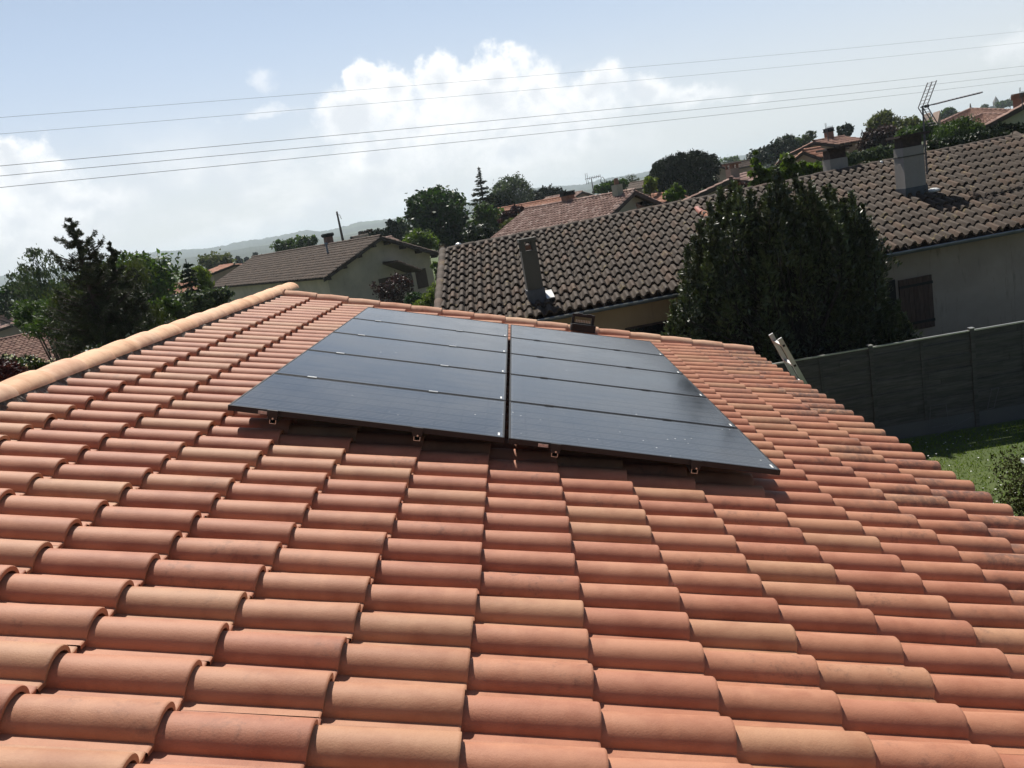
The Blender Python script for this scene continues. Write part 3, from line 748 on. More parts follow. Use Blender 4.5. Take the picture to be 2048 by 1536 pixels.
# walls under the eave: ochre on the near left part, grey stained render on the right
w0 = BEL - gB * 0.45 + dB * 0.3; w1 = BER - gB * 0.45 - dB * 0.3; split = w0 + dB * 7.35
zt = zE + 0.02
def wall_run(mb, a, b, depth=0.25, z0=0.0, z1=None):
    a, b = np.array(a, float), np.array(b, float); z1 = zt if z1 is None else z1
    P4 = [a, b, b - gB * depth, a - gB * depth]
    mb.hexa([[p_[0], p_[1], z0] for p_ in P4] + [[p_[0], p_[1], z1] for p_ in P4])
mb = MB(); wall_run(mb, w0, split)
mb.build('wall', M_OCHRE, hb_)
mb = MB(); wall_run(mb, split + dB * 0.003, w1); mb.build('wall', M_GREYST, hb_)
mb = MB()
for e0, e1, rl in ((BEL, bkL, BRL), (BER, bkR, BRR)):
    s_ = 1 if rl is BRL else -1; i0 = e0 - gB * 0.703 + dB * 0.3 * s_; i1 = e1 + gB * 0.4 + dB * 0.3 * s_; it = rl + dB * 0.3 * s_
    V = np.array([i0, i0, it, i1, i1]); V[0, 2] = 0; V[4, 2] = 0; V[1, 2] = zE; V[3, 2] = zE; V[2, 2] = rl[2] - 0.25
    W = V + dB * 0.25 * s_; mb.add(np.concatenate([V, W]), [[0, 1, 6, 5], [1, 2, 7, 6], [2, 3, 8, 7], [3, 4, 9, 8]]); mb.add(V, [[0, 1, 2, 3, 4]]); mb.add(W, [[4, 3, 2, 1, 0]])
mb.build('gable_wall', M_OCHRE, hb_)
# openings on the front wall
def wq(x0, y0, x1, y1):                            # rectangle on the wall from two opposite pixels
    a = hit(x0, y0, w0, gB); b = hit(x1, y1, w0, gB); ta = (a - w0) @ dB; tb = (b - w0) @ dB
    zs = sorted((a[2], b[2])); p_ = lambda t_, z_: np.array([w0[0] + dB[0] * t_, w0[1] + dB[1] * t_, z_])
    return np.array([p_(ta, zs[0]), p_(tb, zs[0]), p_(tb, zs[1]), p_(ta, zs[1])])
q = wq(1254, 660, 1337, 700)
b = MB(); wall_box(b, q, gB, 0.012); win = b.build('window', M_GLASS, hb_)
b = MB()
for (a0, a1) in ((q[3], q[2]),):
    b.hexa(np.concatenate([[a0 - dB * 0.04, a1 + dB * 0.04, a1 + dB * 0.04 + gB * 0.02, a0 - dB * 0.04 + gB * 0.02], np.array([a0 - dB * 0.04, a1 + dB * 0.04, a1 + dB * 0.04 + gB * 0.02, a0 - dB * 0.04 + gB * 0.02]) + [0, 0, 0.05]]))
b.build('lintel', M_DARKWOOD, win)
q = wq(1752, 566, 1797, 655); b = MB(); wall_box(b, q, gB, 0.012); win = b.build('window', M_VOID, hb_)
q = wq(1795, 561, 1868, 652); qs = q.copy()
b = MB(); W_ = np.linalg.norm(qs[1] - qs[0]); nb = 7
for k in range(nb):
    a0 = qs[0] + dB * (W_ * k / nb + 0.004); a1 = qs[0] + dB * (W_ * (k + 1) / nb - 0.004)
    h_ = qs[3, 2] - qs[0, 2]
    b.hexa([a0 + gB * 0.02, a1 + gB * 0.02, a1 + gB * 0.05, a0 + gB * 0.05] + [p_ + np.array([0, 0, h_]) for p_ in (a0 + gB * 0.02, a1 + gB * 0.02, a1 + gB * 0.05, a0 + gB * 0.05)], (0.3 + 0.4 * (k % 2), 0.5, 0.5))
sh = b.build('shutter', M_SHUTTER, hb_)
b = MB()
for zf in (0.14, 0.86):
    c = qs[0] + dB * W_ * 0.5 + gB * 0.056 + [0, 0, (qs[3, 2] - qs[0, 2]) * zf]; b.box(c, (W_ * 1.02, 0.010, 0.06), math.atan2(dB[1], dB[0]))
b.build('hinge', M_BLACKP, sh)
# chimneys on the old roof
rzB = math.atan2(dB[1], dB[0])
def on_roof(x, y): return hit(x, y, BEL, nB)
c1 = on_roof(1075, 600); d1 = c1 - gB * 0.2
ch1 = chimney(hb_, d1, (0.34, 0.40), c1[2] - 0.5, c1[2] + 1.05, M_RENDER2, rzB, 'slab', M_RENDER2, over=0.03)
MB().box((d1[0], d1[1], c1[2] + 0.05), (0.39, 0.45, 0.36), rzB).build('chimney_flashing', M_FLASHD, ch1)
b = MB(); b.box((d1[0], d1[1], c1[2] + 1.12), (0.12, 0.2, 0.10), rzB); b.build('flue', M_BRICKTILE, ch1)
b = MB(); pf = on_roof(1099, 592)
up2 = np.cross(nB, dB)
b.box(pf + nB * 0.045, (0.17, 0.42, 0.02), M=[dB, up2, nB]); b.build('flashing', M_FLASH, hb_)
c3 = on_roof(1833, 389); d3 = c3 - gB * 0.21
ch3 = chimney(hb_, d3, (0.52, 0.42), c3[2] - 0.5, c3[2] + 1.14, M_RENDER, rzB, 'block', M_BRICKD)
MB().box((d3[0], d3[1], c3[2] - 0.02), (0.57, 0.48, 0.42), rzB).build('chimney_flashing', M_FLASHD, ch3)
MB().box((d3[0], d3[1], c3[2] + 0.93), (0.55, 0.45, 0.03), rzB).build('chimney_band', M_RENDER2, ch3)
c2 = at(1671, 335, 23.6)
ch2 = chimney(hb_, c2, (0.50, 0.45), BRL[2] - 0.6, at(1671, 317, 23.6)[2], M_RENDER, rzB, 'block', M_BRICKD)
for x, y, sx, sy in ((1867, 383, 0.22, 0.3), (1762, 328, 0.09, 0.12)):
    b = MB(); b.dome(on_roof(x, y) + nB * 0.03, (sx * 0.6, sy * 0.6, 0.06), 10); b.build('vent_cap', M_FLASH, hb_, smooth=True)
vp = at(918, 497, 21.9); b = MB(); b.tube([vp - [0, 0, 0.1], vp + [0, 0, 0.06]], 0.05, 8); b.dome(vp + [0, 0, 0.10], (0.085, 0.085, 0.055), 10); b.build('vent_pipe', M_ALU, hb_)
b = MB()
for x, y, mt in ((1399, 421, M_PINK), (1413, 430, M_ORANGE)):
    c = on_roof(x, y); th = np.linspace(0, math.pi, 9)
    G = [[c + up2 * w_ + dB * 0.085 * math.cos(t_) + nB * (0.075 * math.sin(t_) - 0.012) for t_ in th] for w_ in (-0.2, 0.2)]
    b = MB(); b.grid(np.array(G), (0.6, 0.5, 0.4)); G2 = np.array(G) - nB * 0.015; b.grid(G2); 
    b.build('replacement_tile', M_GLAZED if x < 1405 else M_ORANGE, hb_, smooth=True)
# television antenna on the right chimney
mt = at(1847, 240, d3[1] + 0.40); bd = np.array([0.985, 0.17, 0.02]); bd /= np.linalg.norm(bd); ltd = np.array([bd[1], -bd[0], 0]); ltd /= np.linalg.norm(ltd)
ztop = at(1845, 214, mt[1])[2]
an = empty('tv_antenna', (mt[0], mt[1], c3[2] + 0.5), 'grey television antenna with corner reflector on the tall right chimney', 'antenna')
MB().tube([(mt[0], mt[1], c3[2] + 0.4), (mt[0], mt[1], ztop + 0.03)], 0.022, 8).build('mast', M_ANT, an)
o0 = np.array([mt[0], mt[1], ztop]) - bd * 0.05
MB().tube([o0, o0 + bd * 1.62 + [0, 0, 0.06]], 0.017, 6).build('boom', M_ANT, an)
for s_ in (1, -1):
    b = MB(); dd = bd * 0.48 + np.array([0, 0, s_ * 0.88]); 
    L_ = 0.62 if s_ > 0 else 0.56
    for q in (-0.22, 0.0, 0.22): b.tube([o0 + ltd * q * 0.75 + bd * 0.05, o0 + ltd * q * 0.75 + bd * 0.05 + dd * L_], 0.013, 5)
    for k in range(1, 8):
        c = o0 + bd * 0.05 + dd * L_ * k / 7.2; b.tube([c - ltd * 0.17, c + ltd * 0.17], 0.006, 4)
    b.build('reflector', M_ANT, an)
for k in range(12):
    c = o0 + bd * (0.42 + 1.18 * (k / 11) ** 1.15) + [0, 0, 0.06 * k / 12 + 0.012]
    b = MB(); b.tube([c - ltd * 0.10, c + ltd * 0.10], 0.019, 5); b.build('director', M_ANT, an)
b = MB(); b.box(o0 + bd * 0.16, (0.09, 0.05, 0.07)); b.build('dipole_box', M_BLACKP, an)

# ---- fence, lawn, hedge, gate pillar
FY = 14.66
fence = empty('garden_fence', (8, FY, 0), 'tall weathered grey board fence with posts and concrete base boards', 'fence')
fx = at(1745, 760, FY)[0]; sp_ = at(1948, 760, FY)[0] - fx
ztF = 1.79; rs = np.random.default_rng(41)
posts = [fx + k * sp_ for k in range(-4, 6)]
for k, x in enumerate(posts):
    b = MB(); b.box((x, FY, ztF / 2 + 0.02), (0.07, 0.09, ztF + 0.04)); b.build('post', M_FENCE, fence)
    b = MB(); b.box((x, FY, ztF + 0.0475), (0.085, 0.105, 0.014)); b.build('post_cap', M_ALU, fence)
for k, x in enumerate(posts[:-1]):
    low = 0.03 if k < 3 else 0.0
    b = MB(); nb = 12; z0 = 0.28; h = (ztF - 0.02 - low - z0) / nb
    for j in range(nb):
        segs = sorted([x + 0.036, x + sp_ - 0.036] + list(x + sp_ * (0.25 + 0.5 * rs.random(1))))
        for s0, s1 in zip(segs[:-1], segs[1:]):
            y_ = FY + (0.012 if (j % 2) else -0.010) + rs.normal(0, 0.004)
            b.box(((s0 + s1) / 2, y_, z0 + h * (j + 0.5)), (s1 - s0 - 0.003, 0.016, h * (0.985 + 0.10 * rs.random())), rs.normal(0, 0.002), rs.random(3))
    for q in (0.5,): b.box((x + sp_ * q, FY - 0.024, (z0 + ztF) / 2 - 0.03), (0.05, 0.014, ztF - z0 - 0.06), 0, rs.random(3))
    b.build('board_panel', M_FENCE, fence)
    if k >= 3:
        b = MB(); b.box((x + sp_ / 2, FY, ztF + 0.004), (sp_ - 0.075, 0.05, 0.022)); b.build('cap_rail', M_ALU, fence)
    b = MB(); b.box((x + sp_ / 2, FY, 0.14), (sp_ - 0.076, 0.045, 0.28)); b.build('base_board', M_CONC, fence)
# lawn blades
nb = 26000; rs = np.random.default_rng(43)
bx = 5.2 + rs.random(nb) * 7.2; by = 9.2 + rs.random(nb) * 5.3
hgt = rs.uniform(0.025, 0.06, nb); an_ = rs.random(nb) * 6.283; wd = rs.uniform(0.004, 0.009, nb)
lean = rs.normal(0, 0.025, (nb, 2))
V = np.zeros((nb, 3, 3)); V[:, 0] = np.stack([bx - wd * np.cos(an_), by - wd * np.sin(an_), 0 * bx], 1); V[:, 1] = np.stack([bx + wd * np.cos(an_), by + wd * np.sin(an_), 0 * bx], 1)
V[:, 2] = np.stack([bx + lean[:, 0], by + lean[:, 1], hgt], 1)
M_GRASS = leaf_mat('lawn grass', (0.115, 0.165, 0.018), 0.4, 0.7, 0.4, spec=0.15)
b = MB(); b.add(V.reshape(-1, 3), np.arange(nb * 3).reshape(-1, 3), np.repeat(rs.random((nb, 3)), 3, 0)); tag(b.build('grass', M_GRASS), kind='stuff')
nb = 420; b = MB()
for k in range(nb):
    c = (5.4 + rs.random() * 7, 9.4 + rs.random() * 4.9, 0.055); s_ = rs.uniform(0.007, 0.013)
    b.add(np.array([[-s_, -s_, 0], [s_, -s_, 0.003], [s_, s_, 0], [-s_, s_, 0.003]]) + c, [[0, 1, 2, 3]])
tag(b.build('daisies', M_WHITE), 'scattered small white daisies in the sunny lawn', None, None, 'stuff')
# gate pillar at the right edge
pp = atz(2052, 946, 1.13); py_ = pp[1]
gp = empty('gate_pillar', (pp[0] + 0.4, py_, 0), 'grey pillar with a pale stone cap beside the hedge on the lawn', 'pillar')
px0 = pp[0] + 0.42
MB().box((px0, py_ + 0.2, 0.55), (0.36, 0.36, 1.10)).build('shaft', M_CONC, gp)
b = MB(); b.box((px0, py_ + 0.2, 1.125), (0.46, 0.46, 0.05))
cz = 1.15; b.add([[px0 - 0.2, py_, cz], [px0 + 0.2, py_, cz], [px0 + 0.2, py_ + 0.4, cz], [px0 - 0.2, py_ + 0.4, cz], [px0, py_ + 0.2, cz + 0.10]], [[0, 1, 4], [1, 2, 4], [2, 3, 4], [3, 0, 4]])
b.build('cap', M_WHITE, gp)
# wire frame leaning on the fence
def wire(name, label, pts_list, Y, cat):
    c = np.mean([at(x, y, Y) for x, y in pts_list[0]], 0)
    b = MB()
    for pl in pts_list: b.tube([at(x, y, Y) for x, y in pl], 0.005, 5)
    return tag(b.build(name, M_ANT, None, origin=c), label, cat)
wire('plant_support', 'thin bright metal frame leaning against the grey fence boards', [[(1861, 812), (1892, 807)], [(1859, 856), (1912, 846)], [(1861, 812), (1859, 856)], [(1892, 807), (1897, 849)]], FY - 0.10, 'frame')
wire('garden_stake', 'thin slanting garden stake in front of the fence base', [[(1870, 872), (1943, 834)]], FY - 0.22, 'stake')
wire('metal_hoop', 'small thin wire hoop by the fence near the right edge', [[(1975, 818), (1988, 815)], [(1983, 778), (1998, 775)], [(1975, 818), (1983, 778)], [(1988, 815), (1998, 775)]], FY - 0.10, 'frame')

# ---- white gabled house on the left
cA = at(762, 470.5, 54.0); rC = np.array([-0.6, 0.8, 0]); rC /= np.linalg.norm(rC); gC = np.array([rC[1], -rC[0], 0])
cE = cA - gC * 4.5 - np.array([0, 0, 1.86])
H = gable_house('gabled_house', 'pale stucco house with long brown roof and beam ends, left of the dark roof', cA, cA + rC * 24.5, cE, M_OLD2, M_BEIGE, ov=0.55, oy=0.7, tu=0.27, tv=0.36, P=5, seed=51, wother=4.25, hother=1.84)
hc = H['root']; y0, nG = H['gable']
chimney(hc, cA + rC * 8.8 + gC * 0.35, (0.55, 0.5), cA[2] - 0.6, cA[2] + 0.50, plain('old brick', (0.16, 0.085, 0.065), 0.9, 0.3, 12), math.atan2(rC[1], rC[0]), 'crown', M_BLACKP)
pv = cA - gC * 1.35 + rC * 5.6; pv[2] = cA[2] - 0.62
MB().tube([pv, pv + [0, 0, 0.66]], 0.07, 8).build('vent_pipe', M_ZINC, hc)
MB().tube([pv + [0, 0, 0.665], pv + [0, 0, 0.76]], [0.12, 0.10], 8).build('vent_cap', M_ZINC, hc)
for q in (0.12, 0.37, 0.63, 0.9):                  # beam ends under the verge
    for s_, w_, h_ in ((-1, 4.5, 1.86), (1, 4.25, 1.84)):
        c = cA + gC * s_ * w_ * q + rC * 0.36 - np.array([0, 0, h_ * q + 0.34]); MB().box(c, (0.66, 0.16, 0.22), math.atan2(rC[1], rC[0])).build('beam_end', M_DARKWOOD, hc)
def gq(P0, nn, axis, x0, y0_, x1, y1_):
    a = hit(x0, y0_, P0, nn); bq = hit(x1, y1_, P0, nn); ta = (a - P0) @ axis; tb = (bq - P0) @ axis; zs = sorted((a[2], bq[2]))
    p_ = lambda t_, z_: np.array([P0[0] + axis[0] * t_, P0[1] + axis[1] * t_, z_]); return np.array([p_(ta, zs[0]), p_(tb, zs[0]), p_(tb, zs[1]), p_(ta, zs[1])])
q = gq(y0, nG, gC, 797, 580, 829, 543); b = MB(); wall_box(b, q, nG, 0.02); wn = b.build('window', M_GLASS, hc)
for x0, x1 in ((829.5, 834.5),): 
    q = gq(y0, nG, gC, x0, 578, x1, 539); b = MB(); wall_box(b, q, nG, 0.03); b.build('frame', M_BEIGE, wn)
q = gq(y0, nG, gC, 836, 578, 850, 536); b = MB(); wall_box(b, q, nG, 0.06); b.build('shutter', M_SHUTTER, hc)
# porch roof and inset entrance
pA = hit(764, 523, y0, nG); pB_ = hit(812, 541, y0, nG); pw = 2.2
b = MB(); e0 = pB_ + nG * 0.05; 
q0 = pA + nG * 0.03; q1 = pA + nG * pw; q2 = e0 + nG * (pw - 0.05); q3 = e0
tiled_slope(b, q3, q2, q1, q0, 9, 6, 7, seed=55); b.slab(np.array([q0, q1, q2, q3]) - [0, 0, 0.10], 0.08); b.build('porch_roof', M_OLD2, hc)
q = gq(y0, nG, gC, 765, 600, 786, 552); b = MB(); wall_box(b, q, nG, 0.018); b.build('door', M_SHUTTER, hc)
po = empty('power_pole', tuple(at(685, 476, 78)[:2]) + (0,), 'thin dark leaning utility pole behind the brown roof', 'pole')
t0, t1 = at(684.5, 474, 78), at(673.5, 423, 78); t00 = t0 + (t0 - t1) * 3.0; t00 = t0 - (t1 - t0) * (t0[2] / (t1[2] - t0[2]))
MB().tube([t00, t0, t1], [0.14, 0.12, 0.08], 7).build('shaft', M_POSTW, po)
b = MB(); tt = t1 - [0, 0, 0.25]; b.tube([tt - [0.12, 0, 0], tt + [0.20, 0, -0.1], tt + [0.28, 0, -0.5]], 0.025, 5); b.build('bracket', M_WIRE, po)

# ---- houses further off
def pxhouse(name, label, a, b, e, mr, mwl, **kw): return gable_house(name, label, at(*a), at(*b), at(*e), mr, mwl, **kw)
gx = 0.8
dA = at(1270, 378.5, 47); rD = np.array([-0.8, 0.6, 0]); gD = np.array([0.6, 0.8, 0])
HD = gable_house('gabled_house', 'house with mottled pink tiles and dark gable window just above the dark roof', dA, dA + rD * 7.6, dA - gD * 4.0 - [0, 0, 1.30], M_PINK, M_GREENB, ov=0.4, oy=0.45, tu=0.22, tv=0.38, P=7, seed=61)
yD, nD = HD['gable']
b = MB(); wall_box(b, gq(yD, nD, gD, 1273, 417, 1303, 399), nD, 0.02); b.build('window', M_GLASS, HD['root'])
cq = dA + rD * 0.9 - gD * 0.35; chimney(HD['root'], cq, (0.42, 0.45), dA[2] - 0.7, dA[2] + 0.42, M_GREENB, 0.6, 'pot', M_BRICKTILE)
cq = dA + rD * 4.6 + gD * 0.25; chimney(HD['root'], cq, (0.62, 0.5), dA[2] - 0.6, dA[2] + 0.30, M_BRICKTILE, 0.6, 'crown', M_BLACKP)
b = MB(); e_ = HD['A'] - gD * 4.0 - [0, 0, 1.12]; 
b.hexa([e_ + nD * 0.2, e_ + nD * 0.3, e_ + nD * 0.3 - gD * 1.2 - [0, 0, .25], e_ + nD * 0.2 - gD * 1.2 - [0, 0, .25], e_ + nD * 0.2 + [0, 0, .1], e_ + nD * 0.3 + [0, 0, .1], e_ + nD * 0.3 - gD * 1.2 - [0, 0, .15], e_ + nD * 0.2 - gD * 1.2 - [0, 0, .15]])
def small_antenna(px, y0_, y1_, Y, boom, label, base):
    a = at(px, y0_, Y); t = at(px - (y1_ - y0_) * -0.0 + 0, y1_, Y); t = np.array([a[0], a[1], t[2]])
    r_ = empty('tv_antenna', a, label, 'antenna')
    MB().tube([a - [0, 0, base], t], 0.028 * Y / 50, 5).build('mast', M_ANT, r_)
    b0, b1 = at(boom[0], boom[1], Y), at(boom[2], boom[3], Y)
    MB().tube([b0, b1], 0.018 * Y / 50, 5).build('boom', M_ANT, r_)
    for k in range(9):
        c = b0 + (b1 - b0) * (0.06 + 0.115 * k); h_ = (0.32 if k < 2 else 0.09) * Y / 50
        MB().tube([c - [0, 0, h_], c + [0, 0, h_]], 0.012 * Y / 50, 4).build('director', M_ANT, r_)
small_antenna(1185, 372, 357, 49, (1170, 358.5, 1201, 352), 'small television antenna above the mottled pink roof', 0.4)
small_antenna(1656, 274, 257, 62, (1650, 258, 1666, 254), 'tiny television antenna on the two storey house with red roof', 0.6)
small_antenna(2044, 195, 185, 38, (2038, 187, 2056, 183), 'tiny television antenna at the right edge above a chimney', 0.5)
HG_ = gable_house('gabled_house', 'orange roofed house left of the mottled pink roof, partly hidden', at(1143, 390.5, 72), at(1143, 390.5, 72) + rD * 8, at(1143, 390.5, 72) - gD * 4.6 - [0, 0, 1.5], M_ORANGE, M_PINKST, tu=0.3, tv=0.45, seed=63)
gable_house('gabled_house', 'far pinkish house with a dark chimney behind the orange roof', at(1165, 381.5, 112), at(1165, 381.5, 112) + rD * 6, at(1165, 381.5, 112) - gD * 3.5 - [0, 0, 0.9], M_PINK, M_PINKST, tu=0.4, tv=0.6, seed=64)
# houses right of the umbrella pine
rH = np.array([0.35, 0.937, 0]); gH = np.array([rH[1], -rH[0], 0])
hA = at(1461, 355, 44)
HH = gable_house('gabled_house', 'low brown roofed house beside the umbrella pine with pinkish gable', hA, hA + rH * 9, hA - gH * 3.4 - [0, 0, 0.95], M_PINK, M_PINKST, tu=0.25, tv=0.4, seed=65)
chimney(HH['root'], hA + rH * 1.2, (0.5, 0.5), hA[2] - 0.5, hA[2] + 0.42, M_PINKST, 0.3, 'slab', M_BRICKTILE)
HH2 = gable_house('gabled_house', 'far dark brown roof right behind the umbrella pine', at(1440, 330, 95), at(1500, 327, 100), at(1437, 343, 92), M_OLD2, M_PINKST, tu=0.4, tv=0.6, seed=66)
gable_house('gabled_house', 'pale house end with orange roof left of the umbrella pine', at(1352, 383, 58), at(1300, 390, 64), at(1402, 391.5, 56), M_ORANGE, M_BEIGE, tu=0.3, tv=0.5, seed=67)
gable_house('gabled_house', 'far grey brown roof seen left of the umbrella pine', at(1335, 352, 105), at(1255, 366, 112), at(1340, 366, 102), M_OLD2, M_PINKST, tu=0.5, tv=0.6, seed=72)
iA = at(1627, 281.5, 62)
HI = gable_house('two_storey_house', 'two storey house with red tile roof and small antenna', iA, at(1688, 268.5, 66), at(1660, 290.5, 59.5), M_BRICKTILE, M_PINKST, tu=0.28, tv=0.42, seed=68, ov=0.4)
chimney(HI['root'], (iA + at(1688, 268.5, 66)) / 2, (0.5, 0.45), iA[2] - 0.5, iA[2] + 0.45, M_BRICKTILE, 0.4, 'crown', M_BLACKP)
e_ = at(1660, 290.5, 59.5)
for x0, y0_, x1, y1_ in ((1668, 300, 1676, 290), (1688, 300, 1697, 286)):
    P0 = HI['A'] + HI['g'] * (HI['w1'] - 0.4); b = MB(); wall_box(b, gq(P0, HI['g'], HI['r'], x0, y0_, x1, y1_), HI['g'], 0.03); b.build('window', M_GLASS, HI['root'])
HI2 = gable_house('low_wing', 'low orange roofed wing in front of the two storey house', at(1606, 300, 56), at(1640, 298, 60), at(1622, 318, 53), M_ORANGE, M_PINKST, tu=0.28, tv=0.42, seed=69)
gable_house('gabled_house', 'small red roof peeking out behind the bright green maple', at(1560, 317, 66), at(1600, 308, 70), at(1523, 335, 64), M_BRICKTILE, M_PINKST, tu=0.3, tv=0.5, seed=70)
# hip roofed houses near the right edge
def hip_house(name, label, apex, w, d, h, rot, mr, mwl, zg=0.0, finial=False):
    ap = np.asarray(apex, float); r_ = empty(name, (ap[0], ap[1], zg), label, 'house'); co, si = math.cos(rot), math.sin(rot)
    c4 = [np.array([ap[0] + x * co - y * si, ap[1] + x * si + y * co, ap[2] - h]) for x, y in ((-w, -d), (w, -d), (w, d), (-w, d))]
    for k in range(4):
        b = MB(); p_, q_ = c4[k], c4[(k + 1) % 4]; tiled_slope(b, p_, q_, ap, ap, int(np.linalg.norm(q_ - p_) / 0.3), int(w / 0.4), 5, seed=k)
        b.build('roof', mr, r_, smooth=True)
    b = MB(); i4 = [ap + (p_ - ap) * 0.9 for p_ in c4]
    b.hexa([[p_[0], p_[1], zg] for p_ in i4] + [[p_[0], p_[1], ap[2] - h - 0.02] for p_ in i4]); b.build('wall', mwl, r_)
    for p_ in c4: b = MB(); ridge_caps(b, p_, ap, 0.12, 0.45); b.build('ridge', M_PINK, r_, smooth=True)
    if finial: MB().tube([ap, ap + [0, 0, 0.45]], [0.09, 0.04], 6).build('finial', M_RENDER, r_)
    return r_
hip_house('hip_roofed_house', 'house with low pyramid tile roof and finial below the church spire', at(1941, 216.5, 84), 3.3, 3.0, 0.95, -0.35, M_BRICKTILE, M_PINKST, 0.0, True)
hip_house('hip_roofed_house', 'lower hip roof in front of the pyramid roofed house', at(1965, 227, 72), 3.0, 2.6, 0.75, -0.35, M_BRICKTILE, M_PINKST)
gable_house('gabled_house', 'far low brownish roof below the church beside a dark chimney', at(1984, 224, 105), at(2020, 217, 110), at(1990, 231, 101), M_PINK, M_PINKST, tu=0.4, tv=0.6, seed=71)
kA = at(2066, 196, 40)
HK = gable_house('gabled_house', 'grey gabled house cut off by the right edge of the picture', kA, kA + np.array([0.5, 0.866, 0]) * 10, at(1967, 249, 37.6), M_PINK, M_GREENB, tu=0.28, tv=0.42, seed=73, ov=0.3)
chimney(HK['root'], at(2044, 206, 41.5), (0.6, 0.5), kA[2] - 1.2, at(2044, 197, 41.5)[2], M_BRICKTILE, 0.5, 'crown', M_BRICKTILE)
b = MB(); c = at(1894, 247, 58); gable_house('gabled_house', 'tiny orange roof glimpsed behind the antenna mast', at(1873, 252, 58), at(1858, 255, 62), at(1880, 257, 56), M_ORANGE, M_PINKST, tu=0.3, tv=0.5, seed=74)
# left edge
eR0, eR1 = at(-60, 692, 45), at(150, 643, 50); gE = np.array([(eR1 - eR0)[1], -(eR1 - eR0)[0], 0]); gE /= np.linalg.norm(gE)
gable_house('gabled_house', 'red brown tiled roof at the lower left behind our ridge', eR0, eR1, eR0 + gE * 6.2 - [0, 0, 1.9], M_BRICKTILE, M_PINKST, tu=0.26, tv=0.34, seed=75, oy=0.3)
fA = at(50, 639, 75)
HF = gable_house('gabled_house', 'distant orange brown roof at the far left edge with a vent', fA, at(-70, 640, 80), at(30, 655.5, 70), M_PINK, M_PINKST, tu=0.4, tv=0.5, seed=76)
chimney(HF['root'], at(12, 637, 76), (0.9, 0.7), fA[2] - 0.6, at(12, 628, 76)[2], M_PINKST, 0.2, 'slab', M_BRICKTILE)
gable_house('gabled_house', 'long bright orange roof behind the slim dark conifer', at(313, 575, 90), at(458, 547, 96), at(316, 594, 86), M_ORANGE, M_BEIGE, tu=0.3, tv=0.45, seed=77)
gable_house('gabled_house', 'small orange brown house with dark window under the rounded tree', at(468, 527.5, 84), at(438, 529.5, 92), at(428, 546, 80), M_ORANGE, M_PINKST, tu=0.35, tv=0.5, seed=78)
gable_house('gabled_house', 'brown roof just behind the ridge of the pale stucco house', at(702, 474.5, 82), at(735, 469, 90), at(690, 482, 80), M_OLD2, M_PINKST, tu=0.4, tv=0.5, seed=79)
gable_house('gabled_house', 'small pinkish roof between the stucco house and the green bush', at(766, 476, 76), at(782, 473, 80), at(776, 486, 74), M_PINK, M_PINKST, tu=0.4, tv=0.5, seed=80)

# ---- church and pylons far off
M_CHURCH = plain('church stone', (0.20, 0.17, 0.16), 0.9, 0.2, 0.3)
cc = at(1992, 205, 750); ch = empty('church', (cc[0], cc[1], 0), 'distant church with pointed spire on the skyline', 'church')
zt1, zt2 = at(1991.5, 202.5, 750)[2], at(1990.5, 192, 750)[2]
MB().box((cc[0], cc[1], zt1 / 2), (3.6, 3.6, zt1)).build('tower', M_CHURCH, ch)
b = MB(); s_ = 1.6; b.add([[cc[0] - s_, cc[1] - s_, zt1], [cc[0] + s_, cc[1] - s_, zt1], [cc[0] + s_, cc[1] + s_, zt1], [cc[0] - s_, cc[1] + s_, zt1], [cc[0], cc[1], zt2]], [[0, 1, 4], [1, 2, 4], [2, 3, 4], [3, 0, 4]]); b.build('spire', M_CHURCH, ch)
zn = at(1980, 213, 752)[2]; b = MB(); xn = cc[0] - 5.5
b.hexa([[xn - 4, cc[1] - 3, 0], [xn + 3.5, cc[1] - 3, 0], [xn + 3.5, cc[1] + 3, 0], [xn - 4, cc[1] + 3, 0], [xn - 4, cc[1], zn], [xn + 3.5, cc[1], zn], [xn + 3.5, cc[1] + .1, zn], [xn - 4, cc[1] + .1, zn]]); b.build('nave', M_CHURCH, ch)
def pylon(xa, xb, yt, yb, Y, label):
    c = at((xa + xb) / 2, yb, Y); r_ = empty('pylon', (c[0], c[1], 0), label, 'pylon'); w_ = abs(at(xb, yb, Y)[0] - at(xa, yb, Y)[0]) / 2; zt_ = at((xa + xb) / 2, yt, Y)[2]; rr_ = 0.0006 * Y * 0.6
    for s_ in (-1, 1): MB().tube([(c[0] + s_ * w_, c[1], 0), (c[0] + s_ * w_ * 0.8, c[1], zt_ - 1.2)], rr_, 4).build('leg', M_ANT, r_)
    b = MB(); b.tube([(c[0] - w_ * 1.3, c[1], zt_ - 1.5), (c[0] - w_ * .8, c[1], zt_ - 0.6), (c[0], c[1], zt_), (c[0] + w_ * .8, c[1], zt_ - 0.6), (c[0] + w_ * 1.3, c[1], zt_ - 1.5)], rr_, 4); b.build('crossarm', M_ANT, r_)
pylon(1203, 1211, 353, 372, 260, 'distant twin legged pylon above the mottled pink roof')
pylon(2019, 2033, 192, 206, 320, 'distant twin legged pylon right of the church spire')

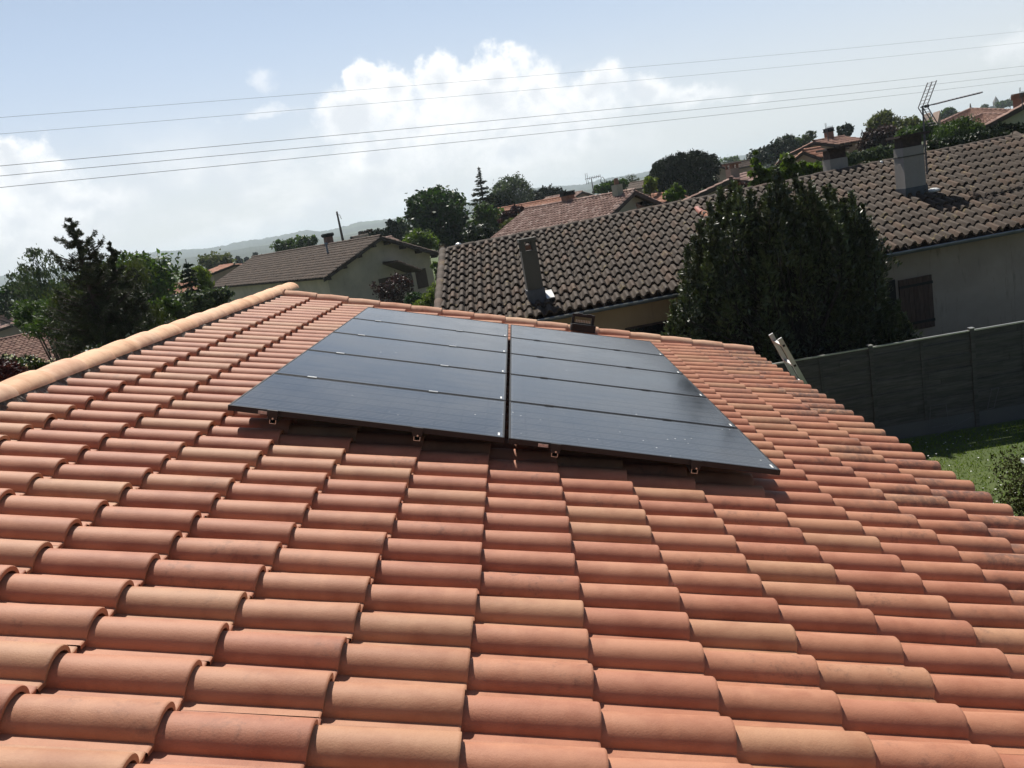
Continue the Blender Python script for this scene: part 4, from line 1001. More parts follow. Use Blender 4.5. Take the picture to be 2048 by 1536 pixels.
# ---- overhead wires
WL = 'thin overhead wire across the sky, '
for k, (y0_, y1_, Ya, Yb, rr_, lb) in enumerate([(235, 62, 40, 86, 0.007, 'highest of the five'), (268, 85, 40, 86, 0.007, 'second highest of the five'),
        (332, 132, 40, 107, 0.0125, 'upper of the lower three'), (352, 148, 40, 107, 0.0125, 'middle of the lower three'), (375, 160, 40, 107, 0.0125, 'lowest of the five')]):
    a, b_ = at(0, y0_, Ya), at(2048, y1_, Yb); pts = []
    for t in np.linspace(-0.25, 1.4, 34):
        q = a + (b_ - a) * t; q[2] += 0.22 * ((t - 0.5) ** 2 * 4 - 1)
        pts.append(q)
    c = pts[0]; tag(MB().tube(pts, rr_, 5).build('power_line', M_WIRE, None, origin=c), WL + lb, 'power line', 'overhead wires')

# ------------------------------------------------------------------ trees and shrubs
def leaf_quads(c, size, rg, aspect=0.5, up=0.0, t0=None, axis=None):
    """one small leaf-like face per point of c"""
    n = len(c); a = rg.normal(0, 1, (n, 3)); a[:, 2] += up
    if axis is not None: a = a * 0.45 + axis * 1.0
    a /= np.linalg.norm(a, axis=1)[:, None]
    b = np.cross(a, rg.normal(0, 1, (n, 3))); b /= np.linalg.norm(b, axis=1)[:, None] + 1e-9
    s = size * rg.uniform(0.65, 1.35, (n, 1))
    V = np.stack([c - a * s * 0.5, c + b * s * aspect * 0.5 - a * s * 0.05, c + a * s * 0.5, c - b * s * aspect * 0.5 - a * s * 0.05], 1)
    k = np.arange(n * 4).reshape(n, 4)
    t = rg.random((n, 3)) if t0 is None else np.clip(t0 + rg.normal(0, 0.13, (n, 3)), 0, 1)
    return V.reshape(-1, 3), k, np.repeat(t, 4, 0)
def crown_pts(blobs, nclump, nleaf, rg, sig=0.16, shell=0.5):
    """leaf positions gathered in clumps spread through ellipsoids (centre, radii)"""
    vol = np.array([r[0] * r[1] * r[2] for _, r in blobs]) ** 0.7; pr = vol / vol.sum()
    C, T, SZ = [], [], []
    for (c, r), p_ in zip(blobs, pr):
        m_ = max(4, int(nclump * p_)); d = rg.normal(0, 1, (m_, 3)); d /= np.linalg.norm(d, axis=1)[:, None]
        q = (shell + (1 - shell) * rg.random(m_)) ** 0.6
        C.append(np.asarray(c) + d * q[:, None] * np.asarray(r) * rg.uniform(0.82, 1.06, (m_, 1))); T.append(rg.random((m_, 3)))
        SZ.append(np.full(m_, sig * (r[0] * r[1] * r[2]) ** (1 / 3)) * rg.uniform(0.6, 1.4, m_))
    C = np.concatenate(C); T = np.concatenate(T); SZ = np.concatenate(SZ)
    k = rg.integers(0, len(C), nleaf); return C, C[k] + rg.normal(0, 1, (nleaf, 3)) * SZ[k][:, None] * [1, 1, 0.8], T[k]
def branches(mb, base, C, rg, rad, nmax=26, mid=0.45):
    idx = rg.permutation(len(C))[:nmax]
    for i in idx:
        q = base + (C[i] - base) * mid * rg.uniform(0.7, 1.2) + [0, 0, 0.1 * (C[i] - base)[2]]
        mb.tube([base, q, C[i]], [rad, rad * 0.5, rad * 0.12], 5, cap=False)
TREES = 'trees and shrubs'
def ptree(name, label, px, Y, blobs, mleaf, nclump=160, nleaf=5000, leaf=0.16, seed=0, cat='tree', sig=0.16, shell=0.5, aspect=0.55, up=0.0, zg=0.0, trad=None, depth=1.0, group=None, nb=26, mbark=None, axis=None):
    """crown from lumps given by centre and radii in photo pixels at distance Y; trunk to the ground"""
    rg = np.random.default_rng(1000 + seed); k = Y / FPX * 1.01; BL = []
    for (x, y, rx, ry) in blobs:
        BL.append((at(x, y, Y + rg.normal(0, 0.2) * rx * k), np.array([rx * k, (rx + ry) / 2 * k * depth, ry * k])))
    C, Pts, T = crown_pts(BL, nclump, nleaf, rg, sig, shell)
    Pts[:, 2] = np.maximum(Pts[:, 2], zg + 0.05)
    cen = np.mean([b_[0] for b_ in BL], 0); bx_ = at(px, 800, Y)[0]; bx_ = cen[0]
    root = empty(name, (bx_, cen[1], zg), label, cat, group)
    mb = MB(); mb.add(*leaf_quads(Pts, leaf, rg, aspect, up, T, axis)); mb.build('crown', mleaf, root)
    tb = MB(); top = np.array([cen[0], cen[1], max(cen[2], zg + 0.3)]); tr = trad or max(0.05, BL[0][1][0] * 0.09)
    b0 = np.array([bx_, cen[1], zg]); fork = b0 + (top - b0) * 0.45 + [rg.normal(0, 0.05), rg.normal(0, 0.05), 0]
    tb.tube([b0, fork, top], [tr, tr * 0.8, tr * 0.35], 7); branches(tb, fork, C, rg, tr * 0.45, nb)
    tb.build('trunk', mbark or M_BARK, root); return root
def conifer(name, label, tip, base, Y, width, mleaf, seed=0, levels=22, per=7, droop=-0.15, leaf=0.18, dens=10, zg=0.0, power=0.8, aspect=0.25, gap=0.0, curl=0.0, cat='tree', lo=0.12, jit=0.25):
    """pointed tree: whorls of branches carrying needle sprays; tip and base are photo pixels"""
    rg = np.random.default_rng(2000 + seed); t = at(*tip, Y); b = at(*base, Y); root = empty(name, (b[0], b[1], zg), label, cat)
    b0 = np.array([b[0], b[1], zg]); tb = MB(); Ht = t[2] - zg
    tb.tube([b0, (b0 + t) / 2, t], [0.02 * Ht, 0.013 * Ht, 0.003 * Ht], 6); C, A, T = [], [], []
    W = width * Y / FPX
    for L in range(levels):
        f = (L + rg.uniform(-0.3, 0.3)) / levels; f = min(max(f, 0.0), 0.985)
        z = b0[2] + lo * Ht + (1 - lo) * Ht * f; c = b0 + (t - b0) * ((z - zg) / Ht); rl = W * (1 - f) ** power + 0.02 * W
        a0 = rg.random() * 6.28
        for q in range(per):
            an = a0 + 6.283 * q / per + rg.normal(0, 0.25); ln = rl * rg.uniform(1 - jit * 1.6, 1 + jit)
            d = np.array([math.cos(an), math.sin(an), 0]); s = np.linspace(0, 1, 6)
            pts = c + d * (s * ln)[:, None] + np.array([0, 0, 1.0]) * (droop * ln * s ** 1.5 + curl * ln * np.clip(s - 0.55, 0, 1) ** 1.5)[:, None]
            tb.tube(pts[[0, 2, 5]], [0.012 * ln + 0.01, 0.008 * ln + 0.006, 0.004], 4, cap=False)
            nn_ = max(3, int(dens * ln / max(W, 1e-3) * 6)); u = rg.random(nn_) ** 0.7
            pc = np.stack([np.interp(u, s, pts[:, k]) for k in range(3)], 1) + rg.normal(0, 0.05 * ln + 0.02, (nn_, 3)) * [1, 1, 0.55]
            C.append(pc); A.append(np.repeat((d + [0, 0, droop * 1.2])[None], nn_, 0)); T.append(np.repeat(rg.random((1, 3)), nn_, 0))
    mb = MB(); mb.add(*leaf_quads(np.concatenate(C), leaf, rg, aspect, 0, np.concatenate(T), np.concatenate(A))); mb.build('crown', mleaf, root)
    tb.build('trunk', M_BARK, root); return root

L_DARK = leaf_mat('dark evergreen foliage', (0.020, 0.032, 0.012), 0.45, 0.5, 0.12)
L_SPRUCE = leaf_mat('spruce foliage', (0.030, 0.040, 0.020), 0.45, 0.6, 0.15)
L_BLUE = leaf_mat('blue green needles', (0.030, 0.046, 0.032), 0.45, 0.6, 0.12)
L_PINE = leaf_mat('pine needles', (0.013, 0.022, 0.011), 0.4, 0.8, 0.08, spec=0.12)
L_GREEN = leaf_mat('deep green leaves', (0.024, 0.050, 0.012), 0.5, 0.5, 0.25)
L_MID = leaf_mat('mid green leaves', (0.050, 0.085, 0.022), 0.45, 0.5, 0.35)
L_BRIGHT = leaf_mat('bright spring leaves', (0.080, 0.120, 0.028), 0.45, 0.5, 0.4)
L_YELLOW = leaf_mat('yellow green leaves', (0.115, 0.150, 0.030), 0.4, 0.5, 0.45)
L_OLIVE = leaf_mat('olive spring twigs', (0.085, 0.095, 0.045), 0.4, 0.6, 0.35)
L_GREY = leaf_mat('grey green leaves', (0.065, 0.085, 0.060), 0.4, 0.6, 0.25)
L_RED = leaf_mat('dark red leaves', (0.042, 0.015, 0.017), 0.5, 0.5, 0.2, hue=(1.4, 0.8, 0.9))
L_PURPLE = leaf_mat('purple brown leaves', (0.040, 0.024, 0.026), 0.4, 0.6, 0.2, hue=(1.3, 0.9, 0.9))
L_WEEP = leaf_mat('dull hanging foliage', (0.062, 0.076, 0.028), 0.5, 0.55, 0.25)
L_GLOSS = leaf_mat('glossy laurel leaves', (0.046, 0.060, 0.024), 0.55, 0.45, 0.14, spec=0.7)
L_FLOWER = leaf_mat('white blossom', (0.72, 0.72, 0.68), 0.1, 0.6, 0.3, hue=(1, 1, 1))

# tall glossy evergreen in front of the long house: many upright leafy shoots
def shoot_shrub(name, label, shoots, Y, zg, seed):
    rg = np.random.default_rng(seed); pts = np.array([at(x, y, Y + dy) for x, y, dy, _ in shoots]); c = pts.mean(0)
    root = empty(name, (c[0], c[1], zg), label, 'tree'); b0 = np.array([c[0], c[1], zg]); tb = MB(); mb = MB()
    tb.tube([b0, b0 + [0, 0, 0.9]], [0.13, 0.11], 8); Cs, As, Ts = [], [], []
    for (x, y, dy, ln), p_ in zip(shoots, pts):
        low = p_ - np.array([rg.normal(0, 0.08), rg.normal(0, 0.08), ln]); low[2] = max(low[2], zg + 0.15)
        tb.tube([b0 + [0, 0, 0.5 + 0.35 * rg.random()], low * 0.6 + (b0 + [0, 0, 1.0]) * 0.4, low, p_], [0.035, 0.025, 0.016, 0.004], 5, cap=False)
        L = p_[2] - low[2]; nl = int(300 * L); u = rg.random(nl) ** 0.85
        an = rg.random(nl) * 6.283; rad = (0.048 + 0.27 * np.clip(1 - u * 1.25, 0, 1) ** 0.6) * rg.uniform(0.25, 1.15, nl)
        cc = low + (p_ - low) * u[:, None] + np.stack([np.cos(an) * rad, np.sin(an) * rad, 0 * an], 1)
        A = np.stack([np.cos(an) * 0.75, np.sin(an) * 0.75, 0.75 + 0 * an], 1); Cs.append(cc); As.append(A); Ts.append(np.repeat(rg.random((1, 3)), nl, 0))
    mb.add(*leaf_quads(np.concatenate(Cs), 0.10, rg, 0.36, 0, np.concatenate(Ts), np.concatenate(As)))
    mb.build('crown', L_GLOSS, root); tb.build('trunk', M_TWIG, root)
rg = np.random.default_rng(77); sh = []
outline = [(1345, 600), (1362, 540), (1385, 470), (1402, 440), (1440, 372), (1480, 372), (1520, 400), (1553, 330), (1590, 355), (1625, 380), (1665, 385), (1700, 395), (1725, 408), (1745, 470), (1762, 560), (1795, 600), (1812, 655)]
ox, oy = zip(*outline)
for k in range(330):
    x = rg.uniform(1352, 1812); top = np.interp(x, ox, oy)
    y = top + (735 - top) * rg.random() ** 1.3 + rg.uniform(16, 60); sh.append((x, y, rg.normal(0, 0.30), rg.uniform(0.7, 1.25)))
for k in range(60):
    x = rg.uniform(1362, 1760); sh.append((x, np.interp(x, ox, oy) + rg.uniform(-16, 40), rg.normal(0, 0.3), rg.uniform(0.9, 1.5)))
for x, y in outline + [(1548, 345), (1500, 395), (1570, 380), (1610, 395), (1650, 410), (1685, 420), (1420, 410), (1460, 400), (1640, 405), (1715, 415), (1345, 630), (1340, 660), (1800, 640), (1338, 645), (1352, 670), (1360, 620), (1376, 655), (1350, 610), (1805, 625), (1815, 650)]:
    sh.append((x, y, rg.normal(0, 0.3), 1.0))
shoot_shrub('evergreen_tree', 'large dark glossy evergreen with upright shoots between fence and long dark roof', sh, 16.75, 0.0, 78)

# left group beyond our ridge
def spiky(name, label, tip, foot, Y, prof, seed, nbr=150, zg=0.0):
    """conifer whose branches rise at the tips, each clothed in short dense needles; prof = (pixels below tip, branch reach in pixels)"""
    rg = np.random.default_rng(seed); t = at(*tip, Y); f = at(*foot, Y); k = Y / FPX; root = empty(name, (f[0], f[1], zg), label, 'tree')
    b0 = np.array([f[0], f[1], zg]); tb = MB(); tb.tube([b0, b0 * 0.4 + t * 0.6, t], [0.16, 0.07, 0.012], 7)
    pd, pr_ = zip(*prof); C, A, T = [], [], []
    def needles(pts, rad, n_):
        u = rg.random(n_); s = np.linspace(0, 1, len(pts)); pc = np.stack([np.interp(u, s, pts[:, q]) for q in range(3)], 1)
        d = pts[-1] - pts[0]; d = d / np.linalg.norm(d); rn = rg.normal(0, 1, (n_, 3)); rn -= (rn @ d)[:, None] * d; rn /= np.linalg.norm(rn, axis=1)[:, None]
        C.append(pc + rn * rad * 0.5); A.append(rn * 0.9 + d * 0.6); T.append(np.repeat(rg.random((1, 3)), n_, 0))
    s0 = np.linspace(0, 1, 8); needles(np.array([t - (t - b0) * 0.12, t]), 0.045, 130)
    for q in range(nbr):
        below = (q + rg.random()) / nbr; below = below ** 0.70 * pd[-1]; reach = np.interp(below, pd, pr_) * k * rg.uniform(0.45, 1.15)
        zz = t[2] - below * k; fr = (zz - zg) / (t[2] - zg); c = b0 + (t - b0) * fr; an = rg.random() * 6.283
        d = np.array([math.cos(an), math.sin(an), 0]); lift = rg.uniform(0.25, 0.8) * min(reach, 0.9); sag = -0.15 * reach * min(1, below / 120)
        pts = c + d * (reach * s0)[:, None] + np.array([0, 0, 1.0]) * (sag * np.sin(s0 * math.pi * 0.8) + lift * np.clip(s0 - 0.35, 0, 1) ** 1.6)[:, None] + rg.normal(0, 0.012, (8, 3))
        tb.tube(pts[[0, 3, 7]], [0.020, 0.014, 0.006], 4, cap=False); needles(pts, 0.058, int(70 + 200 * reach))
        for w_ in range(int(1 + reach * 4)):       # side twigs
            u = rg.uniform(0.25, 0.95); b_ = np.array([np.interp(u, s0, pts[:, a_]) for a_ in range(3)])
            e_ = d * rg.uniform(0.1, 0.8) + np.cross(d, [0, 0, 1]) * rg.choice([-1, 1]) * rg.uniform(0.5, 1) + [0, 0, rg.uniform(-0.5, 0.7) if below > 110 else rg.uniform(0.2, 0.9)]
            ln = reach * rg.uniform(0.15, 0.38); p2 = b_ + e_ * (np.linspace(0, 1, 4) * ln)[:, None] + np.array([0, 0, 1]) * (np.linspace(0, 1, 4) ** 2 * ln * 0.35)[:, None]
            tb.tube(p2[[0, 3]], [0.008, 0.003], 3, cap=False); needles(p2, 0.065, int(30 + 230 * ln))
    mb = MB(); mb.add(*leaf_quads(np.concatenate(C), 0.062, rg, 0.22, 0, np.concatenate(T), np.concatenate(A))); mb.build('crown', L_SPRUCE, root); tb.build('trunk', M_BARK, root)
spiky('spruce_tree', 'dark spiky conifer with bare upturned branch tips, tallest at the left', (141, 436), (226, 760), 16.0, [(0, 6), (30, 26), (70, 46), (120, 56), (180, 82), (260, 100)], 5001, 135)
spiky('spruce_tree', 'smaller spiky conifer top poking out right of the tallest one', (219, 487), (250, 760), 16.6, [(0, 3), (25, 18), (60, 40), (110, 60), (200, 85)], 5002, 110)
ptree('weeping_tree', 'dense drooping dark green tree in front of the spiky conifer', 262, 18.5, [(262, 640, 62, 72), (302, 668, 36, 50), (205, 655, 66, 78), (250, 555, 42, 45), (205, 580, 62, 50), (318, 705, 36, 36), (160, 680, 48, 50), (150, 610, 40, 46)], L_WEEP, 300, 24000, 0.12, 2, aspect=0.22, sig=0.2, shell=0.3, axis=np.array([0, 0, -1.0]))
ptree('dark_shrub', 'nearly black shrub low behind our ridge tiles at the left', 200, 13.0, [(215, 735, 60, 45), (150, 745, 50, 30), (280, 715, 55, 38)], L_DARK, 150, 7000, 0.08, 3, cat='shrub')
ptree('birch_tree', 'thin weeping birch with sparse drooping twigs at the far left', 70, 27, [(62, 505, 20, 16), (85, 530, 34, 30), (52, 560, 32, 34), (100, 570, 36, 40), (75, 600, 50, 36)], L_GREY, 110, 3600, 0.13, 4, sig=0.2, aspect=0.3, axis=np.array([0, 0, -1.0]))
ptree('broadleaf_tree', 'rounded leafy green tree behind the spiky conifer', 285, 42, [(290, 560, 58, 48), (262, 530, 32, 28), (310, 560, 30, 30), (240, 560, 35, 40)], L_MID, 220, 6500, 0.26, 5, sig=0.2)
ptree('yellow_conifer', 'feathery yellow green shrub below the birch at the left', 95, 19, [(75, 622, 50, 20), (100, 650, 52, 26), (60, 640, 34, 14), (130, 615, 36, 34), (150, 650, 30, 30)], L_MID, 170, 7000, 0.10, 6, cat='shrub', aspect=0.25, axis=np.array([-0.6, 0, 0.5]))
ptree('tree_mass', 'hazy dull green tree at the far left edge of the picture', 20, 60, [(10, 600, 40, 26), (50, 585, 34, 26), (-30, 610, 40, 30), (90, 600, 40, 34), (140, 590, 40, 34)], L_GREEN, 170, 4200, 0.4, 7, sig=0.2)
ptree('flowering_shrub', 'shrub with white blossom at the lower left edge', 50, 10.5, [(52, 735, 34, 24), (85, 738, 24, 16), (18, 725, 20, 18)], L_GREEN, 80, 3600, 0.045, 8, cat='shrub')
ptree('flowering_shrub', 'sprays of white blossom over the leafy shrub at the lower left', 52, 10.4, [(55, 725, 30, 14), (15, 715, 14, 10), (100, 722, 12, 8)], L_FLOWER, 40, 220, 0.028, 9, cat='shrub')
ptree('red_shrub', 'dark red leaved shrub at the bottom of the left edge behind our ridge', 12, 9.4, [(10, 745, 26, 22), (-15, 740, 26, 26), (35, 748, 24, 14)], L_RED, 80, 3600, 0.04, 10, cat='shrub')
ptree('olive_tree', 'grey blue leaved shrub behind our ridge under the slim conifer', 380, 22, [(370, 612, 38, 26), (415, 600, 34, 20), (335, 640, 36, 24), (450, 595, 24, 14), (395, 625, 40, 20)], L_GREY, 170, 6500, 0.10, 11, cat='shrub')
ptree('green_shrub', 'green bush between the drooping tree and the grey blue shrub', 320, 20.5, [(305, 632, 34, 26), (335, 612, 22, 14), (300, 655, 36, 24)], L_MID, 100, 3500, 0.11, 39, cat='shrub')
conifer('slim_conifer', 'slim dark conifer in front of the long orange roof', (371, 518), (385, 640), 30, 33, L_DARK, 12, levels=20, per=7, leaf=0.20, dens=9, power=0.55, aspect=0.4, lo=0.3)
ptree('willow_tree', 'pale yellow green willow beside the slim dark conifer', 425, 40, [(402, 556, 18, 20), (396, 545, 14, 14), (410, 572, 14, 14)], L_YELLOW, 90, 2600, 0.20, 13, aspect=0.25, axis=np.array([0, 0, -1.0]))
ptree('rounded_tree', 'olive rounded tree above the small orange brown house', 433, 120, [(433, 525, 32, 20), (420, 530, 22, 16), (448, 532, 20, 16)], L_OLIVE, 150, 2600, 0.5, 14, sig=0.18)
for k, (x, y, hgt) in enumerate([(474, 512, 20), (480, 517, 14), (492, 514, 18), (510, 504, 24), (523, 508, 12), (519, 514, 10)]):
    rg_ = np.random.default_rng(k); Y = 230 + 6 * k
    conifer('cypress_tree', ('leftmost', 'second', 'third', 'tallest', 'fifth', 'shortest')[k] + ' slim cypress in the row at the foot of the hazy hills', (x, y), (x + 3, y + hgt + 8), Y, 5.5, L_PINE, 20 + k, levels=12, per=5, leaf=1.0, dens=6, power=0.35, aspect=0.5, lo=0.2)
# behind the stucco house
ptree('tree_row', 'low row of trees peeking over the brown roof left of its chimney', 590, 110, [(560, 492, 14, 12), (580, 490, 12, 12), (605, 486, 14, 13), (625, 482, 10, 10)], L_MID, 120, 2200, 0.45, 26, sig=0.2)
ptree('dark_tree', 'dark irregular conifer between the stucco house and the round dark tree', 785, 92, [(783, 455, 8, 20), (790, 468, 12, 18), (765, 472, 20, 12), (748, 474, 16, 8)], L_PINE, 110, 2200, 0.42, 27, sig=0.2)
ptree('green_tree', 'mid green tree just left of the round dark tree', 803, 96, [(803, 458, 16, 20), (800, 478, 22, 16), (815, 470, 14, 18)], L_MID, 110, 2200, 0.42, 28)
ptree('purple_tree', 'small purple brown tree above the right end of the brown roof', 735, 98, [(735, 468, 14, 7), (722, 470, 10, 5)], L_PURPLE, 50, 800, 0.4, 29)
ptree('round_tree', 'big dark green round topped tree beside the long dark roof', 876, 72, [(874, 432, 56, 50), (850, 405, 34, 26), (900, 420, 34, 34), (868, 392, 22, 18), (880, 470, 58, 34), (835, 430, 22, 30), (915, 455, 26, 40)], L_GREEN, 520, 15000, 0.34, 30, sig=0.13, shell=0.6)
ptree('round_bush', 'light green round bush in front of the big dark tree', 841, 58, [(838, 482, 32, 20), (855, 488, 22, 15), (828, 490, 18, 12)], L_BRIGHT, 150, 4200, 0.22, 31, cat='shrub')
conifer('cedar_tree', 'tall pointed cedar with open tiered branches against the sky', (957, 333), (972, 470), 84, 50, L_SPRUCE, 32, levels=46, per=4, droop=-0.06, leaf=0.40, dens=12, power=1.05, aspect=0.3, lo=0.1, jit=0.55, curl=0.2)
ptree('green_conifer', 'broad green conifer standing in front of the cedar', 975, 70, [(978, 440, 26, 30), (968, 418, 18, 16), (985, 462, 34, 20), (955, 460, 22, 22), (1000, 446, 16, 22)], L_MID, 200, 5200, 0.3, 33)
ptree('dark_hedge_tree', 'very dark low tree under the cedar beside the ridge of the dark roof', 960, 60, [(955, 470, 30, 18), (990, 472, 26, 16)], L_DARK, 110, 2600, 0.26, 34)
ptree('twiggy_tree', 'large rounded grey green tree with fine twigs right of the cedar', 1024, 115, [(1024, 384, 38, 28), (1005, 392, 26, 26), (1042, 390, 24, 28), (1022, 366, 28, 14), (1025, 415, 30, 18)], L_GREY, 420, 6500, 0.42, 35, sig=0.13, shell=0.6, aspect=0.35, nb=60)
ptree('umbrella_pine', 'dark flat topped pine behind the orange roof', 1094, 125, [(1097, 389, 34, 12), (1075, 398, 22, 12), (1110, 394, 24, 12), (1085, 405, 30, 12)], L_PINE, 200, 4200, 0.5, 36, sig=0.16)
ptree('red_tree', 'dark red small tree at the left end of the mottled pink roof', 1030, 56, [(1034, 428, 20, 14), (1020, 434, 16, 14), (1045, 424, 14, 8), (1015, 445, 20, 12)], L_RED, 110, 2600, 0.22, 37)
ptree('olive_bush', 'yellowish bush below the dark red small tree', 1040, 52, [(1042, 442, 16, 10), (1025, 452, 22, 12), (1060, 432, 12, 8)], L_OLIVE, 80, 1800, 0.22, 38, cat='shrub')
ptree('dark_tree', 'dull dark trees between twiggy tree and red tree', 1000, 90, [(1005, 420, 22, 14), (985, 400, 14, 10), (1010, 405, 18, 10)], L_PINE, 90, 2200, 0.4, 40)
# around the big umbrella pine
ptree('umbrella_pine', 'biggest dark umbrella pine with dense domed crown above the long roof', 1372, 82, [(1372, 342, 58, 32), (1345, 345, 40, 30), (1405, 345, 32, 34), (1375, 322, 44, 18), (1350, 365, 46, 22), (1395, 368, 36, 18), (1420, 330, 16, 20)], L_PINE, 620, 17000, 0.36, 41, sig=0.11, shell=0.62, aspect=0.3)
ptree('dark_tree', 'loose dark tree on the left flank of the umbrella pine', 1312, 92, [(1312, 352, 14, 16), (1320, 335, 12, 12), (1305, 365, 14, 12)], L_PINE, 80, 1800, 0.4, 42)
ptree('bare_tree', 'small bare twiggy tree left of the umbrella pine', 1258, 120, [(1258, 362, 16, 12), (1268, 358, 10, 9)], L_GREY, 60, 600, 0.36, 43, aspect=0.2, nb=50)
ptree('green_bush', 'soft green bush behind the chimneys of the mottled pink roof', 1225, 95, [(1230, 372, 20, 11), (1205, 378, 16, 9), (1245, 370, 14, 9)], L_MID, 110, 1900, 0.4, 44, cat='shrub')
ptree('yellow_bush', 'bright yellow green bush at the foot of the umbrella pine', 1300, 62, [(1302, 368, 13, 13), (1296, 378, 10, 9)], L_YELLOW, 60, 1300, 0.26, 45, cat='shrub')
ptree('young_tree', 'small leafy green tree beside the pale house end', 1350, 40, [(1352, 380, 10, 14), (1345, 390, 18, 10), (1358, 390, 10, 10)], L_BRIGHT, 70, 1700, 0.17, 46)
ptree('red_bush', 'dark red bush against the pinkish gable wall', 1475, 40, [(1476, 373, 16, 9), (1462, 379, 12, 6)], L_RED, 60, 1300, 0.15, 47, cat='shrub')
for k, (x, y, rx, ry, ml, lb) in enumerate([(1520, 310, 22, 14, L_BLUE, 'spreading blue green cedar above the bright maple, left end of the skyline trees'), (1545, 300, 14, 12, L_PINE, 'dark low pine on the skyline right of the spreading cedar'),
        (1572, 290, 22, 17, L_BLUE, 'tallest blue green tree on the skyline left of the two storey house'), (1598, 288, 22, 15, L_MID, 'rounded green tree on the skyline touching the red roof')]):
    ptree('skyline_tree', lb, x, 105 + 4 * k, [(x, y, rx, ry), (x - rx * .5, y + 6, rx * .6, ry * .7), (x + rx * .5, y + 4, rx * .6, ry * .8), (x, y + 14, rx, 10)], ml, 110, 2400, 0.42, 50 + k)
ptree('birch_tree', 'small drooping birch behind the gable of the two storey house', 1622, 85, [(1617, 272, 10, 9), (1628, 270, 8, 7), (1610, 275, 7, 6)], L_GREY, 45, 800, 0.26, 55, aspect=0.3)
ptree('cedar_tree', 'dark cedar poking above the right end of the red roof', 1692, 98, [(1683, 262, 7, 9), (1697, 257, 10, 10), (1690, 268, 12, 7)], L_BLUE, 60, 1400, 0.36, 56)
ptree('maple_tree', 'bright green maple rising behind the ridge of the long dark roof', 1560, 27, [(1512, 322, 8, 18), (1520, 350, 20, 18), (1545, 355, 18, 18), (1575, 325, 11, 20), (1585, 350, 20, 22), (1610, 335, 13, 16), (1600, 355, 24, 16), (1632, 338, 15, 14), (1525, 368, 22, 12), (1560, 372, 26, 12)], L_BRIGHT, 150, 8000, 0.16, 57, sig=0.17, shell=0.3)
# right skyline
ptree('pale_tree', 'tall pale twiggy spring tree right of the two storey house', 1768, 78, [(1768, 250, 26, 26), (1750, 255, 14, 24), (1790, 255, 20, 20), (1765, 238, 20, 14)], L_OLIVE, 190, 3800, 0.34, 58, aspect=0.35, sig=0.15, nb=50)
ptree('pale_tree', 'lower pale green tree between the tall pale tree and the antenna', 1815, 76, [(1815, 255, 22, 16), (1835, 258, 16, 12), (1800, 262, 18, 16)], L_OLIVE, 120, 2600, 0.34, 59)
ptree('purple_tree', 'purple brown leaved tree left of the tall rendered chimney', 1755, 60, [(1752, 280, 28, 22), (1772, 270, 22, 20), (1740, 292, 22, 18), (1765, 295, 26, 16)], L_PURPLE, 230, 6500, 0.22, 60)
ptree('green_shrub', 'dull green shrubs along the ridge left of the tall rendered chimney', 1740, 34, [(1735, 312, 24, 12), (1762, 306, 26, 12), (1780, 302, 14, 12), (1705, 318, 18, 12)], L_GREY, 130, 4200, 0.14, 61, cat='shrub')
ptree('green_tree', 'green bushy tree behind the antenna mast', 1840, 52, [(1835, 268, 26, 14), (1860, 262, 22, 18), (1815, 272, 22, 12)], L_MID, 150, 3600, 0.24, 62)
ptree('green_tree', 'wide feathery green tree right of the antenna mast above the roof ridge', 1925, 46, [(1925, 265, 40, 22), (1895, 268, 26, 20), (1950, 268, 26, 18), (1920, 250, 30, 12), (1900, 285, 30, 12)], L_MID, 300, 9500, 0.18, 63, aspect=0.3)
ptree('hedge_tree', 'dark leafy hedge along the ridge right of the tall chimney', 1900, 34, [(1880, 288, 24, 10), (1915, 283, 24, 9), (1950, 276, 24, 9), (1985, 272, 24, 9)], L_DARK, 120, 3600, 0.14, 64, cat='hedge')
ptree('dark_hedge', 'dark hedge in front of the grey gabled house at the right edge', 2020, 36, [(2000, 262, 28, 12), (2030, 262, 24, 14), (2050, 266, 24, 16)], L_PINE, 120, 3600, 0.15, 65, cat='hedge')
ptree('hazy_tree', 'hazy rounded tree on the far skyline left of the pyramid roof', 1895, 230, [(1897, 226, 13, 9), (1885, 232, 16, 8), (1910, 232, 10, 7)], L_MID, 80, 1500, 0.9, 66)
ptree('hazy_tree', 'hazy low tree on the far skyline beside the church', 1970, 420, [(1969, 214, 5, 5), (2005, 209, 12, 6), (2022, 206, 12, 5)], L_MID, 80, 1300, 1.6, 67)
for k, (x, y, rx) in enumerate([(1500, 326, 26), (1460, 322, 20), (1530, 322, 20)]):
    ptree('distant_tree', ('broadest', 'leftmost', 'rightmost')[k] + ' hazy distant tree on the plain beside the umbrella pine', x, 260 + 30 * k, [(x, y, rx, 7), (x + rx * .5, y + 3, rx * .7, 6)], L_MID, 60, 1100, 0.9, 68 + k)
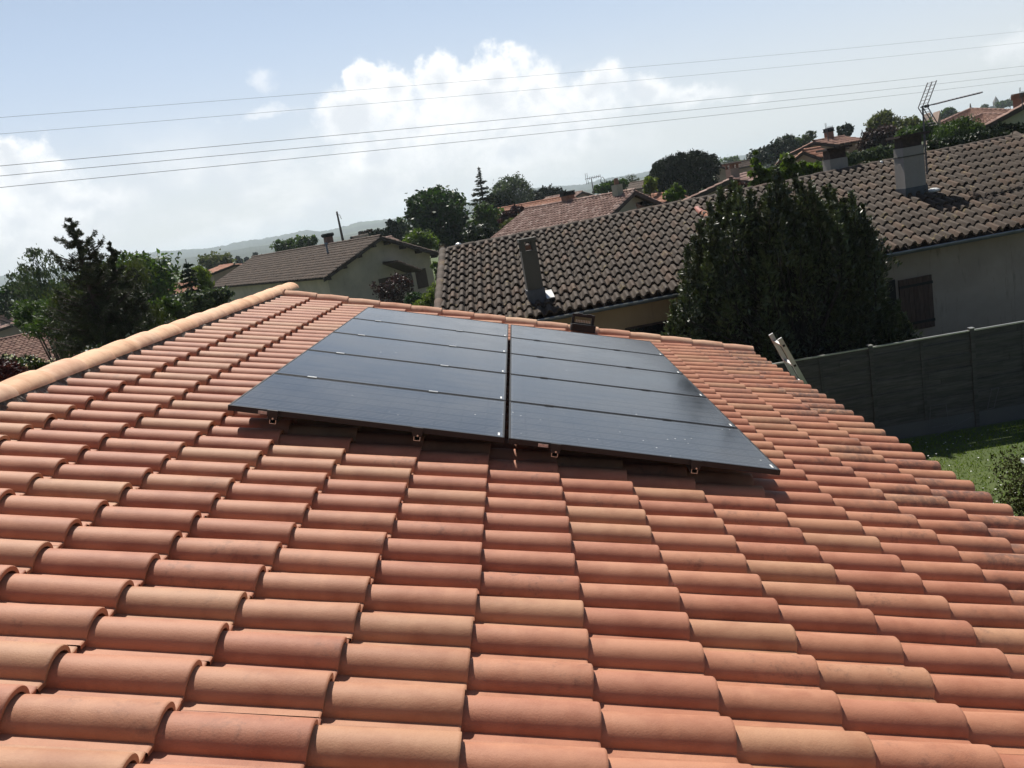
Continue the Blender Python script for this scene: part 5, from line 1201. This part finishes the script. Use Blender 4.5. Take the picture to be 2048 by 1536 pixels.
# in front of the stucco house
ptree('red_shrub', 'dark red leaved shrub in front of the porch of the stucco house', 792, 46, [(795, 570, 22, 24), (770, 585, 14, 14), (815, 575, 14, 18), (785, 600, 30, 14), (755, 575, 12, 16)], L_RED, 150, 3000, 0.13, 72, cat='shrub', nb=40)
ptree('clipped_shrub', 'round dark green shrub right of the red shrub', 828, 40, [(828, 600, 20, 14)], L_GREEN, 90, 2600, 0.12, 73, cat='shrub')
ptree('yellow_shrub', 'yellow green shrub at the left end of the long dark roof', 858, 36, [(858, 598, 16, 14), (868, 582, 12, 16), (845, 608, 20, 10)], L_YELLOW, 100, 2600, 0.12, 74, cat='shrub', aspect=0.3)
ptree('yellow_shrub', 'bright green bush behind the left verge of the long dark roof', 873, 46, [(872, 535, 9, 12), (880, 548, 10, 14)], L_BRIGHT, 50, 1100, 0.16, 75, cat='shrub')
# hedge at the right edge
rg = np.random.default_rng(80); hx0, hy1, _ = atz(1996, 900, 1.0); hx0 -= 0.05
hr = empty('clipped_hedge', (hx0 + 0.6, hy1 - 1.5, 0), 'brownish green hedge at the right edge on the sunny lawn', 'hedge')
nl = 34000; hp = np.stack([rg.uniform(hx0 - 0.05, hx0 + 1.3, nl), rg.uniform(hy1 - 3.4, hy1, nl), rg.uniform(0.0, 1.0, nl)], 1); hp += rg.normal(0, 0.04, hp.shape)
L_HEDGE = leaf_mat('brown green hedge leaves', (0.045, 0.046, 0.018), 0.5, 0.7, 0.2, spec=0.15)
mb = MB(); mb.add(*leaf_quads(hp, 0.05, rg, 0.5)); mb.build('crown', L_HEDGE, hr)
tb = MB()
for k in range(14): x, y = hx0 + rg.uniform(0.2, 1.1), hy1 - 3.3 + k * 0.24; tb.tube([(x, y, 0), (x + rg.normal(0, .1), y, 0.5), (x + rg.normal(0, .2), y, 1.0)], [0.03, 0.02, 0.006], 5)
tb.build('stem', M_BARK, hr)

# ------------------------------------------------------------------ the air between us and the hills
m = bpy.data.materials.new('haze'); m.use_nodes = True; m.node_tree.nodes.clear(); n = NT(m.node_tree)
pv_ = n('VolumePrincipled'); pv_.inputs['Color'].default_value = (0.80, 0.91, 1.0, 1); pv_.inputs['Density'].default_value = 0.00023; pv_.inputs['Anisotropy'].default_value = 0.3
n.l.new(pv_.outputs[0], n('OutputMaterial').inputs['Volume'])
hz = MB().box((0, 2400, 44.0), (9000, 6000, 92.0)).build('haze', m); hz['kind'] = 'stuff'
